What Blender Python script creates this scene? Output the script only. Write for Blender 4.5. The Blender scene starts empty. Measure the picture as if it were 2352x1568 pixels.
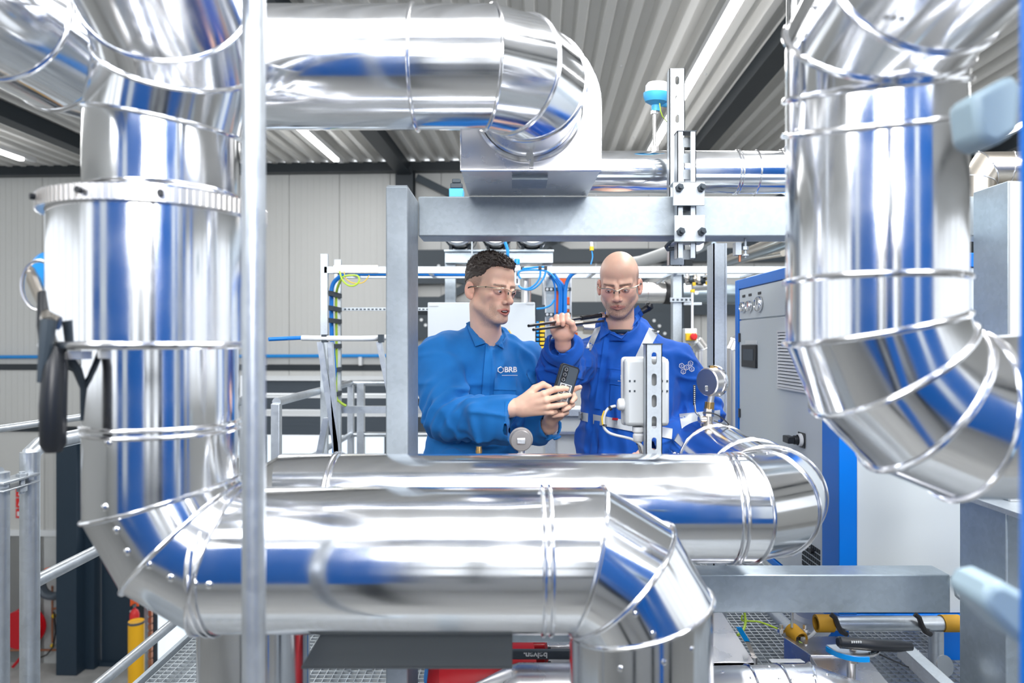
import bpy, bmesh, math, random
import numpy as np
from mathutils import Vector, Matrix, noise
from mathutils.bvhtree import BVHTree
random.seed(7)
V = Vector
SC = bpy.context.scene
COL = SC.collection
PI = math.pi
CAMZ = 1.45
F = 1568.0
# ------------------------------------------------------------------ camera, world, lights, exposure
cam_d = bpy.data.cameras.new('camera'); cam = bpy.data.objects.new('camera', cam_d); COL.objects.link(cam)
cam.location = (0, 0, CAMZ); cam.rotation_euler = (PI/2, 0, 0)
cam_d.sensor_width = 36; cam_d.lens = 24; cam_d.clip_start = 0.05; cam_d.clip_end = 200
cam_d.dof.use_dof = True; cam_d.dof.focus_distance = 2.5; cam_d.dof.aperture_fstop = 2.6
SC.camera = cam
SC.view_settings.view_transform = 'Standard'; SC.view_settings.look = 'None'
SC.view_settings.gamma = 1.0; SC.view_settings.use_curve_mapping = False
SC.view_settings.exposure = 0.15
SC.cycles.max_bounces = 8; SC.cycles.glossy_bounces = 5; SC.cycles.diffuse_bounces = 3
SC.cycles.transmission_bounces = 4; SC.cycles.transparent_max_bounces = 6
SC.cycles.caustics_reflective = False; SC.cycles.caustics_refractive = False
SC.cycles.sample_clamp_indirect = 6.0
w = bpy.data.worlds.new('sky'); SC.world = w; w.use_nodes = True
bg = w.node_tree.nodes['Background']; bg.inputs[0].default_value = (0.90, 0.95, 1.0, 1); bg.inputs[1].default_value = 1.25
YAW = math.radians(2.48)
def B(x, y, z=0.0):        # the hall stands a little turned to the pipework frame
    return V((x*math.cos(YAW)+y*math.sin(YAW), -x*math.sin(YAW)+y*math.cos(YAW), z))
def area(name, loc, size, power, aim, col=(1, 1, 1)):
    l = bpy.data.lights.new(name, 'AREA'); l.shape = 'RECTANGLE'; l.size, l.size_y = size; l.energy = power; l.color = col
    o = bpy.data.objects.new(name, l); COL.objects.link(o); o.location = loc
    o.rotation_euler = (V(aim)-V(loc)).to_track_quat('-Z', 'Y').to_euler(); return o
# daylight through the tall windows behind and to the left, the hall's own light rows, and an added frontal fill
area('rear_fill_light', (-3.6, -4.2, 4.3), (5, 1.6), 330, (0.2, 2.4, 1.3), (0.97, 0.985, 1))
area('rear_fill_light', (3.4, -4.2, 4.3), (4, 1.6), 150, (0.4, 2.4, 1.2), (0.95, 0.98, 1))
area('hall_light', B(-3.65, 7.5, 4.6), (0.3, 8), 110, B(-3.65, 7.5, 0))
area('hall_light', B(1.85, 4.0, 4.6), (0.3, 9), 330, B(1.85, 4.0, 0))
area('rear_fill_light', (0.15, -3.0, 2.9), (2.6, 1.3), 220, (0.1, 2.5, 1.4), (1, .99, .98))  # added fill over the camera to brighten the faces, no window stands here
area('roof_light', (0.0, -0.6, 4.7), (7, 2.4), 300, (0.0, 0.6, 0), (0.97, 0.985, 1))

def P(px, py, Y):          # the world point seen at pixel px,py of the photo at depth Y
    return V(((px-1176)/F*Y, Y, CAMZ-(py-784)/F*Y))
# ------------------------------------------------------------------ mesh builder
class MB:
    def __init__(s): s.v = []; s.f = []; s.mi = []
    def add(s, vs, fs, mi=0):
        k = len(s.v); s.v += [V(p) for p in vs]
        s.f += [tuple(i+k for i in f) for f in fs]; s.mi += [mi]*len(fs); return s
    def box(s, lo, hi, mi=0, M=None):
        x0, y0, z0 = lo; x1, y1, z1 = hi
        vs = [V(p) for p in ((x0,y0,z0),(x1,y0,z0),(x1,y1,z0),(x0,y1,z0),(x0,y0,z1),(x1,y0,z1),(x1,y1,z1),(x0,y1,z1))]
        if M: vs = [M @ p for p in vs]
        return s.add(vs, [(0,3,2,1),(4,5,6,7),(0,1,5,4),(1,2,6,5),(2,3,7,6),(3,0,4,7)], mi)
    def cyl(s, p0, p1, r0, r1=None, n=24, cap=True, mi=0):
        p0 = V(p0); p1 = V(p1); r1 = r0 if r1 is None else r1
        d = (p1-p0).normalized(); u = d.orthogonal().normalized(); w_ = d.cross(u)
        vs = []
        for p, r in ((p0, r0), (p1, r1)):
            vs += [p+(u*math.cos(2*PI*i/n)+w_*math.sin(2*PI*i/n))*r for i in range(n)]
        fs = [(i, (i+1) % n, n+(i+1) % n, n+i) for i in range(n)]
        if cap: fs += [tuple(range(n-1, -1, -1)), tuple(range(n, 2*n))]
        return s.add(vs, fs, mi)
    def tube(s, path, r, n=8, closed=False, mi=0, cap=True):
        path = [V(p) for p in path]; m = len(path); rs = r if isinstance(r, (list, tuple)) else [r]*m
        vs = []; u = None
        for i, p in enumerate(path):
            a = path[(i-1) % m] if (closed or i > 0) else p
            b = path[(i+1) % m] if (closed or i < m-1) else p
            d = (b-a).normalized()
            if u is None: u = d.orthogonal().normalized()
            else:
                u = u-d*u.dot(d)
                u = u.normalized() if u.length > 1e-6 else d.orthogonal().normalized()
            w_ = d.cross(u)
            vs += [p+(u*math.cos(2*PI*j/n)+w_*math.sin(2*PI*j/n))*rs[i] for j in range(n)]
        fs = []
        for i in range(m if closed else m-1):
            for j in range(n):
                fs.append((i*n+j, i*n+(j+1) % n, ((i+1) % m)*n+(j+1) % n, ((i+1) % m)*n+j))
        if not closed and cap: fs += [tuple(range(n-1, -1, -1)), tuple(range((m-1)*n, m*n))]
        return s.add(vs, fs, mi)
    def lathe(s, prof, o, d, n=32, mi=0):       # prof: (radius, height) along d
        o = V(o); d = V(d).normalized(); u = d.orthogonal().normalized(); w_ = d.cross(u)
        vs = []
        for r, h in prof:
            vs += [o+d*h+(u*math.cos(2*PI*i/n)+w_*math.sin(2*PI*i/n))*max(r, 1e-4) for i in range(n)]
        fs = []
        for k in range(len(prof)-1):
            fs += [(k*n+i, k*n+(i+1) % n, (k+1)*n+(i+1) % n, (k+1)*n+i) for i in range(n)]
        return s.add(vs, fs, mi)
    def prism(s, poly, axis, a, b, mi=0, M=None):   # poly in the plane across axis, extruded a..b
        def p3(p, t):
            q = {'x': (t, p[0], p[1]), 'y': (p[0], t, p[1]), 'z': (p[0], p[1], t)}[axis]
            return M @ V(q) if M else V(q)
        n = len(poly); vs = [p3(p, a) for p in poly]+[p3(p, b) for p in poly]
        return s.add(vs, [tuple(range(n-1, -1, -1)), tuple(range(n, 2*n))]+[(i, (i+1) % n, n+(i+1) % n, n+i) for i in range(n)], mi)
    def ball(s, c, r, n=16, sc=(1, 1, 1), mi=0):
        c = V(c); vs = []; m = n//2
        for i in range(1, m):
            for j in range(n):
                t = PI*i/m; q = 2*PI*j/n
                vs.append(c+V((r*sc[0]*math.sin(t)*math.cos(q), r*sc[1]*math.sin(t)*math.sin(q), r*sc[2]*math.cos(t))))
        k = len(vs); vs += [c+V((0, 0, r*sc[2])), c-V((0, 0, r*sc[2]))]
        fs = [(i*n+j, (i+1)*n+j, (i+1)*n+(j+1) % n, i*n+(j+1) % n) for i in range(m-2) for j in range(n)]
        fs += [(k, j, (j+1) % n) for j in range(n)]+[(k+1, (m-2)*n+(j+1) % n, (m-2)*n+j) for j in range(n)]
        return s.add(vs, fs, mi)
WORLD = {}
def obj(name, mb, mat, parent=None, bevel=0, smooth=True, angle=35, origin=None, fix=True):
    xs = [p.x for p in mb.v]; ys = [p.y for p in mb.v]; zs = [p.z for p in mb.v]
    o_ = V(origin) if origin else V(((min(xs)+max(xs))/2, (min(ys)+max(ys))/2, min(zs)))
    me = bpy.data.meshes.new(name)
    me.from_pydata([tuple(p-o_) for p in mb.v], [], mb.f)
    for m in (mat if isinstance(mat, (list, tuple)) else [mat]): me.materials.append(m)
    if any(mb.mi): me.polygons.foreach_set('material_index', mb.mi)
    if fix:
        bm = bmesh.new(); bm.from_mesh(me); bmesh.ops.recalc_face_normals(bm, faces=bm.faces); bm.to_mesh(me); bm.free()
    if smooth:
        me.polygons.foreach_set('use_smooth', [True]*len(me.polygons)); me.set_sharp_from_angle(angle=math.radians(angle))
    me.update()
    o = bpy.data.objects.new(name, me); COL.objects.link(o)
    WORLD[o.name] = o_
    if parent: o.parent = parent; o.location = o_-WORLD[parent.name]
    else: o.location = o_
    if bevel:
        b = o.modifiers.new('edge', 'BEVEL'); b.width = bevel; b.segments = 2; b.limit_method = 'ANGLE'; b.angle_limit = math.radians(50)
    return o
def tag(o, label, cat, group=None, kind=None):
    o['label'] = label; o['category'] = cat
    if group: o['group'] = group
    if kind: o['kind'] = kind
    return o
def thing(name, label, cat, loc, group=None):
    o = bpy.data.objects.new(name, None); COL.objects.link(o); o.location = V(loc); o.empty_display_size = .1
    WORLD[o.name] = V(loc); return tag(o, label, cat, group)
def struct(name, mb, mat, parent=None, **k):
    o = obj(name, mb, mat, parent, **k)
    if not parent: o['kind'] = 'structure'
    return o
def copy_tree(o, parent=None):
    c = o.copy(); COL.objects.link(c); c.parent = parent; WORLD[c.name] = WORLD[o.name].copy()
    for ch in list(o.children): copy_tree(ch, c)
    return c
# ------------------------------------------------------------------ materials
MATS = {}
def mat(name, col, rough=.5, metal=0., bump=0., bscale=40., var=0., vscale=8., stretch=(1, 1, 1), rvar=0., emit=None, **kw):
    m = bpy.data.materials.new(name); m.use_nodes = True; nt = m.node_tree; N = nt.nodes; L = nt.links
    p = N['Principled BSDF']; p.inputs['Base Color'].default_value = (*col, 1); p.inputs['Roughness'].default_value = rough
    p.inputs['Metallic'].default_value = metal
    if bump or var or rvar:
        tc = N.new('ShaderNodeTexCoord'); mp = N.new('ShaderNodeMapping'); L.new(tc.outputs['Object'], mp.inputs[0]); mp.inputs['Scale'].default_value = stretch
    if var or rvar:
        n = N.new('ShaderNodeTexNoise'); n.inputs['Scale'].default_value = vscale; n.inputs['Detail'].default_value = 5; L.new(mp.outputs[0], n.inputs['Vector'])
    if var:
        r = N.new('ShaderNodeMapRange'); r.inputs['From Min'].default_value = .3; r.inputs['From Max'].default_value = .7
        r.inputs['To Min'].default_value = 1-var; r.inputs['To Max'].default_value = 1+var*.5; L.new(n.outputs['Fac'], r.inputs['Value'])
        mx = N.new('ShaderNodeVectorMath'); mx.operation = 'SCALE'; mx.inputs[0].default_value = col; L.new(r.outputs[0], mx.inputs['Scale'])
        L.new(mx.outputs[0], p.inputs['Base Color'])
    if rvar:
        r = N.new('ShaderNodeMapRange'); r.inputs['From Min'].default_value = .3; r.inputs['From Max'].default_value = .7
        r.inputs['To Min'].default_value = max(0, rough-rvar); r.inputs['To Max'].default_value = rough+rvar; L.new(n.outputs['Fac'], r.inputs['Value'])
        L.new(r.outputs[0], p.inputs['Roughness'])
    if bump:
        nb = N.new('ShaderNodeTexNoise'); nb.inputs['Scale'].default_value = bscale; nb.inputs['Detail'].default_value = 3; L.new(mp.outputs[0], nb.inputs['Vector'])
        b = N.new('ShaderNodeBump'); b.inputs['Strength'].default_value = bump; b.inputs['Distance'].default_value = .01
        L.new(nb.outputs['Fac'], b.inputs['Height']); L.new(b.outputs[0], p.inputs['Normal'])
    if emit: p.inputs['Emission Color'].default_value = (*col, 1); p.inputs['Emission Strength'].default_value = emit
    for k, v in kw.items(): p.inputs[k.replace('_', ' ')].default_value = v
    MATS[name] = m; return m
def galv(name, base, scale=60, rough=.42, metal=.75):       # spangled zinc
    m = mat(name, base, rough, metal); nt = m.node_tree; N = nt.nodes; L = nt.links; p = N['Principled BSDF']
    tc = N.new('ShaderNodeTexCoord'); vo = N.new('ShaderNodeTexVoronoi'); vo.inputs['Scale'].default_value = scale; L.new(tc.outputs['Object'], vo.inputs['Vector'])
    no = N.new('ShaderNodeTexNoise'); no.inputs['Scale'].default_value = 5; no.inputs['Detail'].default_value = 6; L.new(tc.outputs['Object'], no.inputs['Vector'])
    sx = N.new('ShaderNodeSeparateColor'); L.new(vo.outputs['Color'], sx.inputs[0])
    ad = N.new('ShaderNodeMath'); ad.operation = 'MULTIPLY_ADD'; L.new(sx.outputs[0], ad.inputs[0]); ad.inputs[1].default_value = .12; L.new(no.outputs['Fac'], ad.inputs[2])
    mr = N.new('ShaderNodeMapRange'); mr.inputs['From Min'].default_value = .3; mr.inputs['From Max'].default_value = .8
    mr.inputs['To Min'].default_value = .78; mr.inputs['To Max'].default_value = 1.1; L.new(ad.outputs[0], mr.inputs['Value'])
    sc = N.new('ShaderNodeVectorMath'); sc.operation = 'SCALE'; sc.inputs[0].default_value = base; L.new(mr.outputs[0], sc.inputs['Scale']); L.new(sc.outputs[0], p.inputs['Base Color'])
    rr = N.new('ShaderNodeMapRange'); rr.inputs['To Min'].default_value = rough-.03; rr.inputs['To Max'].default_value = rough+.05; L.new(sx.outputs[1], rr.inputs['Value']); L.new(rr.outputs[0], p.inputs['Roughness'])
    return m
M = MATS
mat('aluminium', (.90, .91, .93), .13, 1., bump=.035, bscale=5, rvar=.05, vscale=9)
mat('bead', (.93, .93, .95), .16, 1.)
mat('satin_steel', (.78, .76, .74), .3, 1., bump=.03, bscale=9)
mat('sheet', (.72, .71, .72), .3, .9, bump=.05, bscale=7, rvar=.08)
galv('galvanised', (.47, .53, .58), 90, .5, .45)
galv('zinc_tube', (.62, .66, .70), 50, .35, .85)
mat('gauge_grey', (.30, .285, .285), .4, .3); galv('zinc_strut', (.56, .61, .65), 160, .42, .5)
galv('zinc_dark', (.36, .42, .46), 60, .5, .6)
mat('white_paint', (.80, .83, .85), .4); mat('matt_white', (.60, .645, .68), .45); mat('dark_bracket', (.085, .095, .10), .45, .3); mat('cabinet_grey', (.70, .755, .79), .42, bump=.02, bscale=400)
mat('panel_grey', (.62, .64, .64), .45)
mat('blue_paint', (.0, .20, .80), .35); mat('deep_blue', (.0, .10, .40), .35); mat('blue_pipe', (.01, .28, .75), .35); mat('blue_cable', (.0, .19, .66), .45)
mat('blue_valve', (.0, .30, .80), .3); mat('sky_plastic', (.08, .50, .92), .35)
mat('black_steel', (.018, .026, .034), .45); mat('black_plastic', (.012, .014, .018), .35); mat('rubber', (.02, .02, .022), .55)
mat('dark_panel', (.07, .09, .115), .5); mat('dark_door', (.02, .04, .065), .45)
mat('white_plastic', (.78, .80, .82), .35); mat('grey_plastic', (.66, .69, .71), .4)
mat('red', (.55, .01, .02), .35); mat('red_bright', (.75, .03, .03), .4); mat('orange', (.85, .13, .02), .45)
mat('yellow', (.85, .55, .02), .4); mat('bollard_yellow', (.95, .50, .01), .4); mat('cap_orange', (.62, .33, .02), .6); mat('green_wire', (.45, .65, .05), .45)
mat('brass', (.62, .40, .16), .25, 1.); mat('copper', (.55, .24, .14), .4, .8); mat('concrete', (.42, .42, .41), .85, var=.18, vscale=3)
mat('plinth', (.56, .58, .58), .8, var=.08, vscale=2); mat('chrome', (.85, .85, .86), .08, 1.)
mat('gold_wire', (.78, .66, .50), .2, 1.); mat('deck', (.82, .81, .78), .5)
mat('lamp', (1, 1, 1), .5, emit=11.); mat('lamp_case', (.7, .71, .72), .5)
mat('black_text', (.02, .02, .02), .6); mat('white_text', (.85, .87, .9), .6)
def clear(name, col, refl=.08):
    m = bpy.data.materials.new(name); m.use_nodes = True; nt = m.node_tree; N = nt.nodes; L = nt.links; N.remove(N['Principled BSDF'])
    t = N.new('ShaderNodeBsdfTransparent'); t.inputs[0].default_value = (*col, 1); g = N.new('ShaderNodeBsdfGlossy'); g.inputs['Roughness'].default_value = .02
    f = N.new('ShaderNodeFresnel'); f.inputs[0].default_value = 1.45; k = N.new('ShaderNodeMath'); k.operation = 'MULTIPLY'; k.inputs[1].default_value = refl/.04*.5; L.new(f.outputs[0], k.inputs[0]); k.use_clamp = True
    mn = N.new('ShaderNodeMath'); mn.operation = 'MINIMUM'; mn.inputs[1].default_value = refl*1.2; L.new(k.outputs[0], mn.inputs[0]); k = mn
    x = N.new('ShaderNodeMixShader'); L.new(k.outputs[0], x.inputs[0]); L.new(t.outputs[0], x.inputs[1]); L.new(g.outputs[0], x.inputs[2]); L.new(x.outputs[0], N['Material Output'].inputs[0]); MATS[name] = m; return m
clear('glass', (.93, .97, 1)); clear('lens', (.985, .97, .985), .016)
# ------------------------------------------------------------------ the hall
WY = 13.2
EZ = 4.78
def bx(mb, x0, x1, y0, y1, z0, z1, mi=0):
    vs = [B(x, y, z) for z in (z0, z1) for x, y in ((x0, y0), (x1, y0), (x1, y1), (x0, y1))]
    return mb.add(vs, [(0,3,2,1),(4,5,6,7),(0,1,5,4),(1,2,6,5),(2,3,7,6),(3,0,4,7)], mi)
def WP(px, py, y=WY):      # hall coordinates (x, z) of a pixel on the back wall plane
    dx = (px-1176)/F; t = y/(dx*math.sin(YAW)+math.cos(YAW))
    return (dx*math.cos(YAW)-math.sin(YAW))*t, CAMZ-(py-784)/F*t
GZ = -4.95
# back wall: metre wide sandwich panels between joints, open where the shutter door stands
DX0, DX1, DZ = -5.45, -.6, .74
wall = struct('wall_back', bx(MB(), -16, 16, WY+.10, WY+.16, EZ-.2, EZ+.1), M['panel_grey'])
def wall_panel(x0, x1, z0, z1):
    mb = MB(); n = 8; wv = (x1-x0-.012)/n
    for k in range(n):
        a = x0+.006+k*wv; bx(mb, a, a+wv-.012, WY, WY+.1, z0, z1)
        bx(mb, a+wv-.012, a+wv, WY+.004, WY+.1, z0, z1)
    return obj('panel', mb, M['wall_panel'], wall, smooth=False, fix=False)
mat('wall_panel', (.63, .635, .62), .42)
for k in range(-14, 14):
    x0 = k*1.0+.05; x1 = x0+1.0
    zl = -2.3
    if DX0-.4 < (x0+x1)/2 < DX1+.4: zl = DZ+.04
    if x0 > -9.6 and x1 < -5.3: zl = -.75
    wall_panel(x0, x1, 1.0 if zl < 1 else zl, EZ)
    wall_panel(x0, x1, zl, .88)
mb = MB(); bx(mb, -16, -9.3, WY-.02, WY+.16, GZ, -2.42); bx(mb, -.5, 16, WY-.02, WY+.16, GZ, -2.42)
struct('wall_plinth', mb, M['plinth'])
mb = MB(); bx(mb, -16, -9.3, WY-.05, WY+.1, -2.42, -2.3); struct('trim_1', mb, M['white_paint'])
mb = MB(); bx(mb, -16, -9.9, WY-.02, WY+.04, GZ, -.34); struct('wall_low', mb, M['wall_panel'])
mb = MB(); bx(mb, -16, -7.0, WY-.06, WY, -.34, -.24); struct('trim_5', mb, M['black_steel'])
mb = MB(); bx(mb, -16, 16, WY-.02, WY+.12, .88, 1.0); struct('trim_2', mb, M['black_steel'])
mb = MB(); bx(mb, -16, 16, WY-.16, WY, EZ-.04, EZ+.14); bx(mb, -16, 16, WY-.22, WY, EZ-.06, EZ-.03); struct('trim_3', mb, M['black_steel'])
# steel frame of the hall
mb = MB()
for x in (-7.75, -2.62, 2.66, 7.9, 13.1):
    bx(mb, x-.09, x+.09, -9, WY, EZ-.12, EZ+.1)
    bx(mb, x-.13, x+.13, -9, WY, EZ-.15, EZ-.12)
struct('ceiling_beam', mb, M['black_steel'])
mb = MB()
for x in (-7.75, -2.62, 2.66, 7.9): 
    bx(mb, x-.17, x+.17, WY-.28, WY-.26, GZ, EZ); bx(mb, x-.02, x+.02, WY-.26, WY-.02, GZ, EZ); bx(mb, x-.17, x+.17, WY-.05, WY-.02, GZ, EZ)
struct('column_row', mb, M['black_steel'])
# girts and wind bracing behind the pipework
mb = MB(); bx(mb, -2.4, 5, WY-.26, WY-.06, 2.95, 3.2); bx(mb, -2.4, 5, WY-.24, WY-.06, 1.95, 2.2)
def brace(a, b, w_=.14):
    a = V(a); b = V(b); d = (b-a); L_ = d.length; d.normalize(); n = V((-d.y, d.x))
    q = [a+n*w_/2, b+n*w_/2, b-n*w_/2, a-n*w_/2]
    vs = [B(p.x, WY-.2, p.y) for p in q]+[B(p.x, WY-.14, p.y) for p in q]
    mb.add(vs, [(0,1,2,3),(7,6,5,4),(0,4,5,1),(1,5,6,2),(2,6,7,3),(3,7,4,0)])
brace((-2.4, 4.6), (.6, 3.1)); brace((-2.4, 2.85), (.2, 2.2)); brace((-2.6, 1.9), (1.5, 4.0)); brace((3.2, 2.9), (6.2, 4.6)); brace((1.2, 2.2), (5.0, 4.5), .09)
def plate(x0, x1, z0, z1, ho):
    bx(mb, x0, x1, WY-.3, WY-.28, z0, z1)
for q in ((-2.6, -1.7, 2.55, 2.98), (-2.6, -1.65, 1.95, 2.3), (-2.6, -2.0, 1.5, 2.05), (1.9, 2.5, 1.35, 2.0)): plate(*q, 0)
struct('wall_bracing', mb, M['dark_brace'] if 'dark_brace' in M else mat('dark_brace', (.035, .05, .065), .5))
mb = MB()
for x, z in ((-1.95, 2.88), (-1.8, 2.84), (-1.93, 2.12), (-1.78, 2.16), (-2.28, 1.86), (-2.2, 1.76), (-2.12, 1.65), (2.1, 1.84), (2.2, 1.74), (2.3, 1.6)):
    c = B(x, WY-.31, z); mb.cyl(c, c+V((0, -.03, 0)), .03, n=10)
struct('trim_4', mb, M['white_paint'])
# ceiling: trapezoidal steel deck
prof = []; pitch = .28
x = -16
while x < 16:
    prof += [(x, EZ+.24), (x+.11, EZ+.24), (x+.15, EZ+.12), (x+.24, EZ+.12)]; x += pitch
vs = []; fs = []
for px_, pz in prof: vs += [B(px_, -9, pz), B(px_, WY+.1, pz)]
for i in range(len(prof)-1): fs.append((2*i, 2*i+1, 2*i+3, 2*i+2))
ce = struct('ceiling', MB().add(vs, fs), M['deck'], smooth=False, fix=False)
mb = MB()
for i in range(0, len(prof)//4, 1):
    if i % 2: continue
    for yy in (6.2, 8.6, 11.0):
        c = B(prof[4*i+3][0]-.045, yy+.3*(i % 3), EZ+.12); mb.cyl(c, c-V((0, 0, .012)), .014, n=6)
obj('screw_row', mb, M['lamp_case'], ce)
# ground floor, other walls with tall window bands
mb = MB(); bx(mb, -16, 16, -9, WY+.2, GZ-.2, GZ); struct('floor', mb, M['concrete'])
mb = MB()
for s in (-1, 1):
    X = 15.4*s; bx(mb, min(X, X+.2*s), max(X, X+.2*s), -9, WY, GZ, .4); bx(mb, min(X, X+.2*s), max(X, X+.2*s), -9, WY, 3.9, EZ+.3)
    for k in range(8): bx(mb, X-.08, X+.08, -9+k*3.1, -8.8+k*3.1, .4, 3.9)
struct('wall_side', mb, M['wall_panel'])
mb = MB(); bx(mb, -16, 16, -9.2, -9, GZ, -.2); bx(mb, -16, 16, -9.2, -9, 4.3, EZ+.3)
for k in range(10): bx(mb, -16+k*3.5, -15.5+k*3.5, -9.1, -8.9, -.2, 4.3)
struct('wall_front', mb, M['wall_panel'])
# charcoal sectional door with a glazed band, in the back wall
dr = struct('door_1', bx(bx(MB(), DX0-.12, DX0, WY-.06, WY+.1, GZ, DZ+.06), DX1, DX1+.12, WY-.06, WY+.1, GZ, DZ+.06), M['panel_grey'])
mb = MB(); bx(mb, DX0-.12, DX1+.12, WY-.1, WY+.1, DZ-.04, DZ+.04); obj('lintel', mb, M['white_paint'], dr)
zs = [.70, .45, .12, -.02, -.40]
for a, b in ((.70, .42), (.36, .10), (.0, -.40)):
    mb = MB(); bx(mb, DX0, DX1, WY, WY+.05, b+.015, a-.015)
    for k in range(5):
        zz = b+(a-b)*(k+.5)/5; bx(mb, DX0, DX1, WY-.006, WY, zz-.01, zz+.01)
    obj('door_panel', mb, M['dark_panel'], dr)
mb = MB(); bx(mb, DX0, DX1, WY-.03, WY+.04, .0, .10); bx(mb, DX0, DX1, WY-.02, WY+.04, .36, .41); obj('rail', mb, M['white_paint'], dr)
mb = MB(); bx(mb, DX0, DX1, WY, WY+.05, GZ, -2.6); obj('door_panel', mb, M['dark_panel'], dr)
for k in range(5):
    a = DX0+k*(DX1-DX0)/4
    mb = MB(); bx(mb, a-.04, a+.04, WY-.01, WY+.05, -2.6, -.4); obj('mullion', mb, M['dark_panel'], dr)
mb = MB(); bx(mb, DX0, DX1, WY+.02, WY+.03, -2.6, -.4); obj('pane', mb, M['glass'], dr)
# dark entrance door at the ground floor left
dr = struct('door_2', bx(bx(MB(), -9.3, -8.9, WY-.5, WY+.1, GZ, -.34), -9.3, -7.6, WY-.2, WY+.1, -.55, -.34), M['dark_door'])
mb = MB(); bx(mb, -8.9, -8.72, WY-.25, WY+.05, GZ, -.55); bx(mb, -8.72, -7.7, WY-.08, WY, -2.75, -2.6); bx(mb, -8.72, -7.7, WY-.12, WY, GZ, GZ+.08); obj('door_frame', mb, M['dark_door'], dr)
mb = MB(); bx(mb, -8.70, -7.92, WY-.05, WY, GZ+.08, -2.75); obj('door_leaf', mb, M['dark_door'], dr)
mb = MB(); bx(mb, -8.09, -7.97, WY-.12, WY-.09, GZ+1.08, GZ+1.11); bx(mb, -8.0, -7.97, WY-.12, WY-.05, GZ+1.07, GZ+1.12); obj('door_handle', mb, M['white_plastic'], dr)
mb = MB(); bx(mb, -8.70, -7.9, WY-.02, WY-.01, -2.58, -.56); bx(mb, -7.6, -5.6, WY-.02, WY-.01, -4.9, -.56); obj('pane', mb, M['glass'], dr)
mb = MB(); bx(mb, -8.35, -8.12, WY-.06, WY-.05, -3.5, -3.15); obj('notice', mb, M['white_paint'], dr)
mb = MB(); bx(mb, -7.92, -7.6, WY-.08, WY+.02, GZ, -.5); bx(mb, -5.75, -5.55, WY-.08, WY+.02, GZ, -.34); obj('side_panel', mb, M['dark_panel'], dr)
# linear lights
def light_row(x, y0, y1, label):
    t = thing('linear_light', label, 'light', B(x, (y0+y1)/2, EZ-.14), 'linear lights under the ceiling')
    obj('light_housing', bx(MB(), x-.05, x+.05, y0, y1, EZ-.08, EZ+.0), M['lamp_case'], t)
    obj('diffuser', bx(MB(), x-.045, x+.045, y0+.02, y1-.3, EZ-.13, EZ-.08), M['lamp'], t)
light_row(1.85, 2.0, 12.5, 'long bright light row running above the temperature sensor')
light_row(-3.65, 2.0, 12.3, 'light row end showing beneath the upper silver pipe')
light_row(-9.2, 3.0, 12.0, 'light row end at the far left wall, left of the tall pipe')
light_row(7.15, 3.0, 12.0, 'short piece of light row showing right of the big right pipe')
# blue service pipe along the wall
t = thing('wall_pipe', 'thin blue compressed air pipe running along the grey back wall', 'pipe', B(-5, WY-.1, 1.1))
obj('tube', MB().cyl(B(-14, WY-.12, 1.13), B(3, WY-.12, 1.2), .035, n=12), M['blue_pipe'], t)
for k in range(9):
    xx = -13+k*1.9; c = B(xx, WY-.12, 1.135+.003*k); obj('pipe_clip', MB().box(c-V((.03, .05, .16)), c+V((.03, .12, .0))), M['white_plastic'], t)
# ------------------------------------------------------------------ clad pipes
def elbow(corner, din, dout, R, n):     # mitre points of a segmented bend
    c = V(corner); a = V(din).normalized(); b = V(dout).normalized()
    C = c-a*R+b*R; pts = []
    for k in range(n):
        t = (k+.5)*PI/2/n; rho = R/math.cos(PI/4/n)
        pts.append(C-b*rho*math.cos(t)+a*rho*math.sin(t))
    return pts
def ringpts(p, d, n_, r, u, n=56):
    w_ = d.cross(u); out = []
    for i in range(n):
        b = p+(u*math.cos(2*PI*i/n)+w_*math.sin(2*PI*i/n))*r
        out.append(b+d*((p-b).dot(n_)/d.dot(n_)))
    return out
def duct(root, pts, r, m, seams=(), bead=.0042, caps=(True, True), beadmat=None, nobead=(), n=56, double=()):
    pts = [V(p) for p in pts]; k = len(pts); D = [(pts[i+1]-pts[i]).normalized() for i in range(k-1)]
    beadmat = beadmat or M['bead']
    for i in range(k-1):
        d = D[i]; u = d.orthogonal().normalized()
        n0 = d if i == 0 else (D[i-1]+d).normalized(); n1 = d if i == k-2 else (d+D[i+1]).normalized()
        a = ringpts(pts[i], d, n0, r, u, n); b = ringpts(pts[i+1], d, n1, r, u, n); mb = MB()
        mb.add(a+b, [(j, (j+1) % n, n+(j+1) % n, n+j) for j in range(n)])
        if i == 0 and caps[0]: mb.add(a, [tuple(range(n))])
        if i == k-2 and caps[1]: mb.add(b, [tuple(range(n))])
        obj('segment', mb, m, root)
        if i > 0 and i not in nobead:
            c = sum(a, V())/n
            obj('seam_bead', MB().tube([c+(q-c)*(1+bead*.3/r) for q in a], bead, 8, True), beadmat, root)
            if i in double:
                q2 = [q+d*.018 for q in a]; obj('seam_bead', MB().tube(q2, bead*.8, 8, True), beadmat, root)
        for si, dist in seams:
            if si == i:
                for dd in (dist,):
                    rr = ringpts(pts[i]+d*dd, d, d, r+bead*.3, u, n); obj('seam_bead', MB().tube(rr, bead, 8, True), beadmat, root)
def screws(root, centre_pts, nrm, r=.0045):
    for c, nn in zip(centre_pts, nrm):
        nn = V(nn).normalized(); obj('screw', MB().lathe([(r*1.15, -.001), (r*1.1, .0015), (r*.75, r*.5), (0, r*.62)], c, nn, 10), M['chrome'], root)
AL = M['aluminium']; R0 = .134
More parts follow.
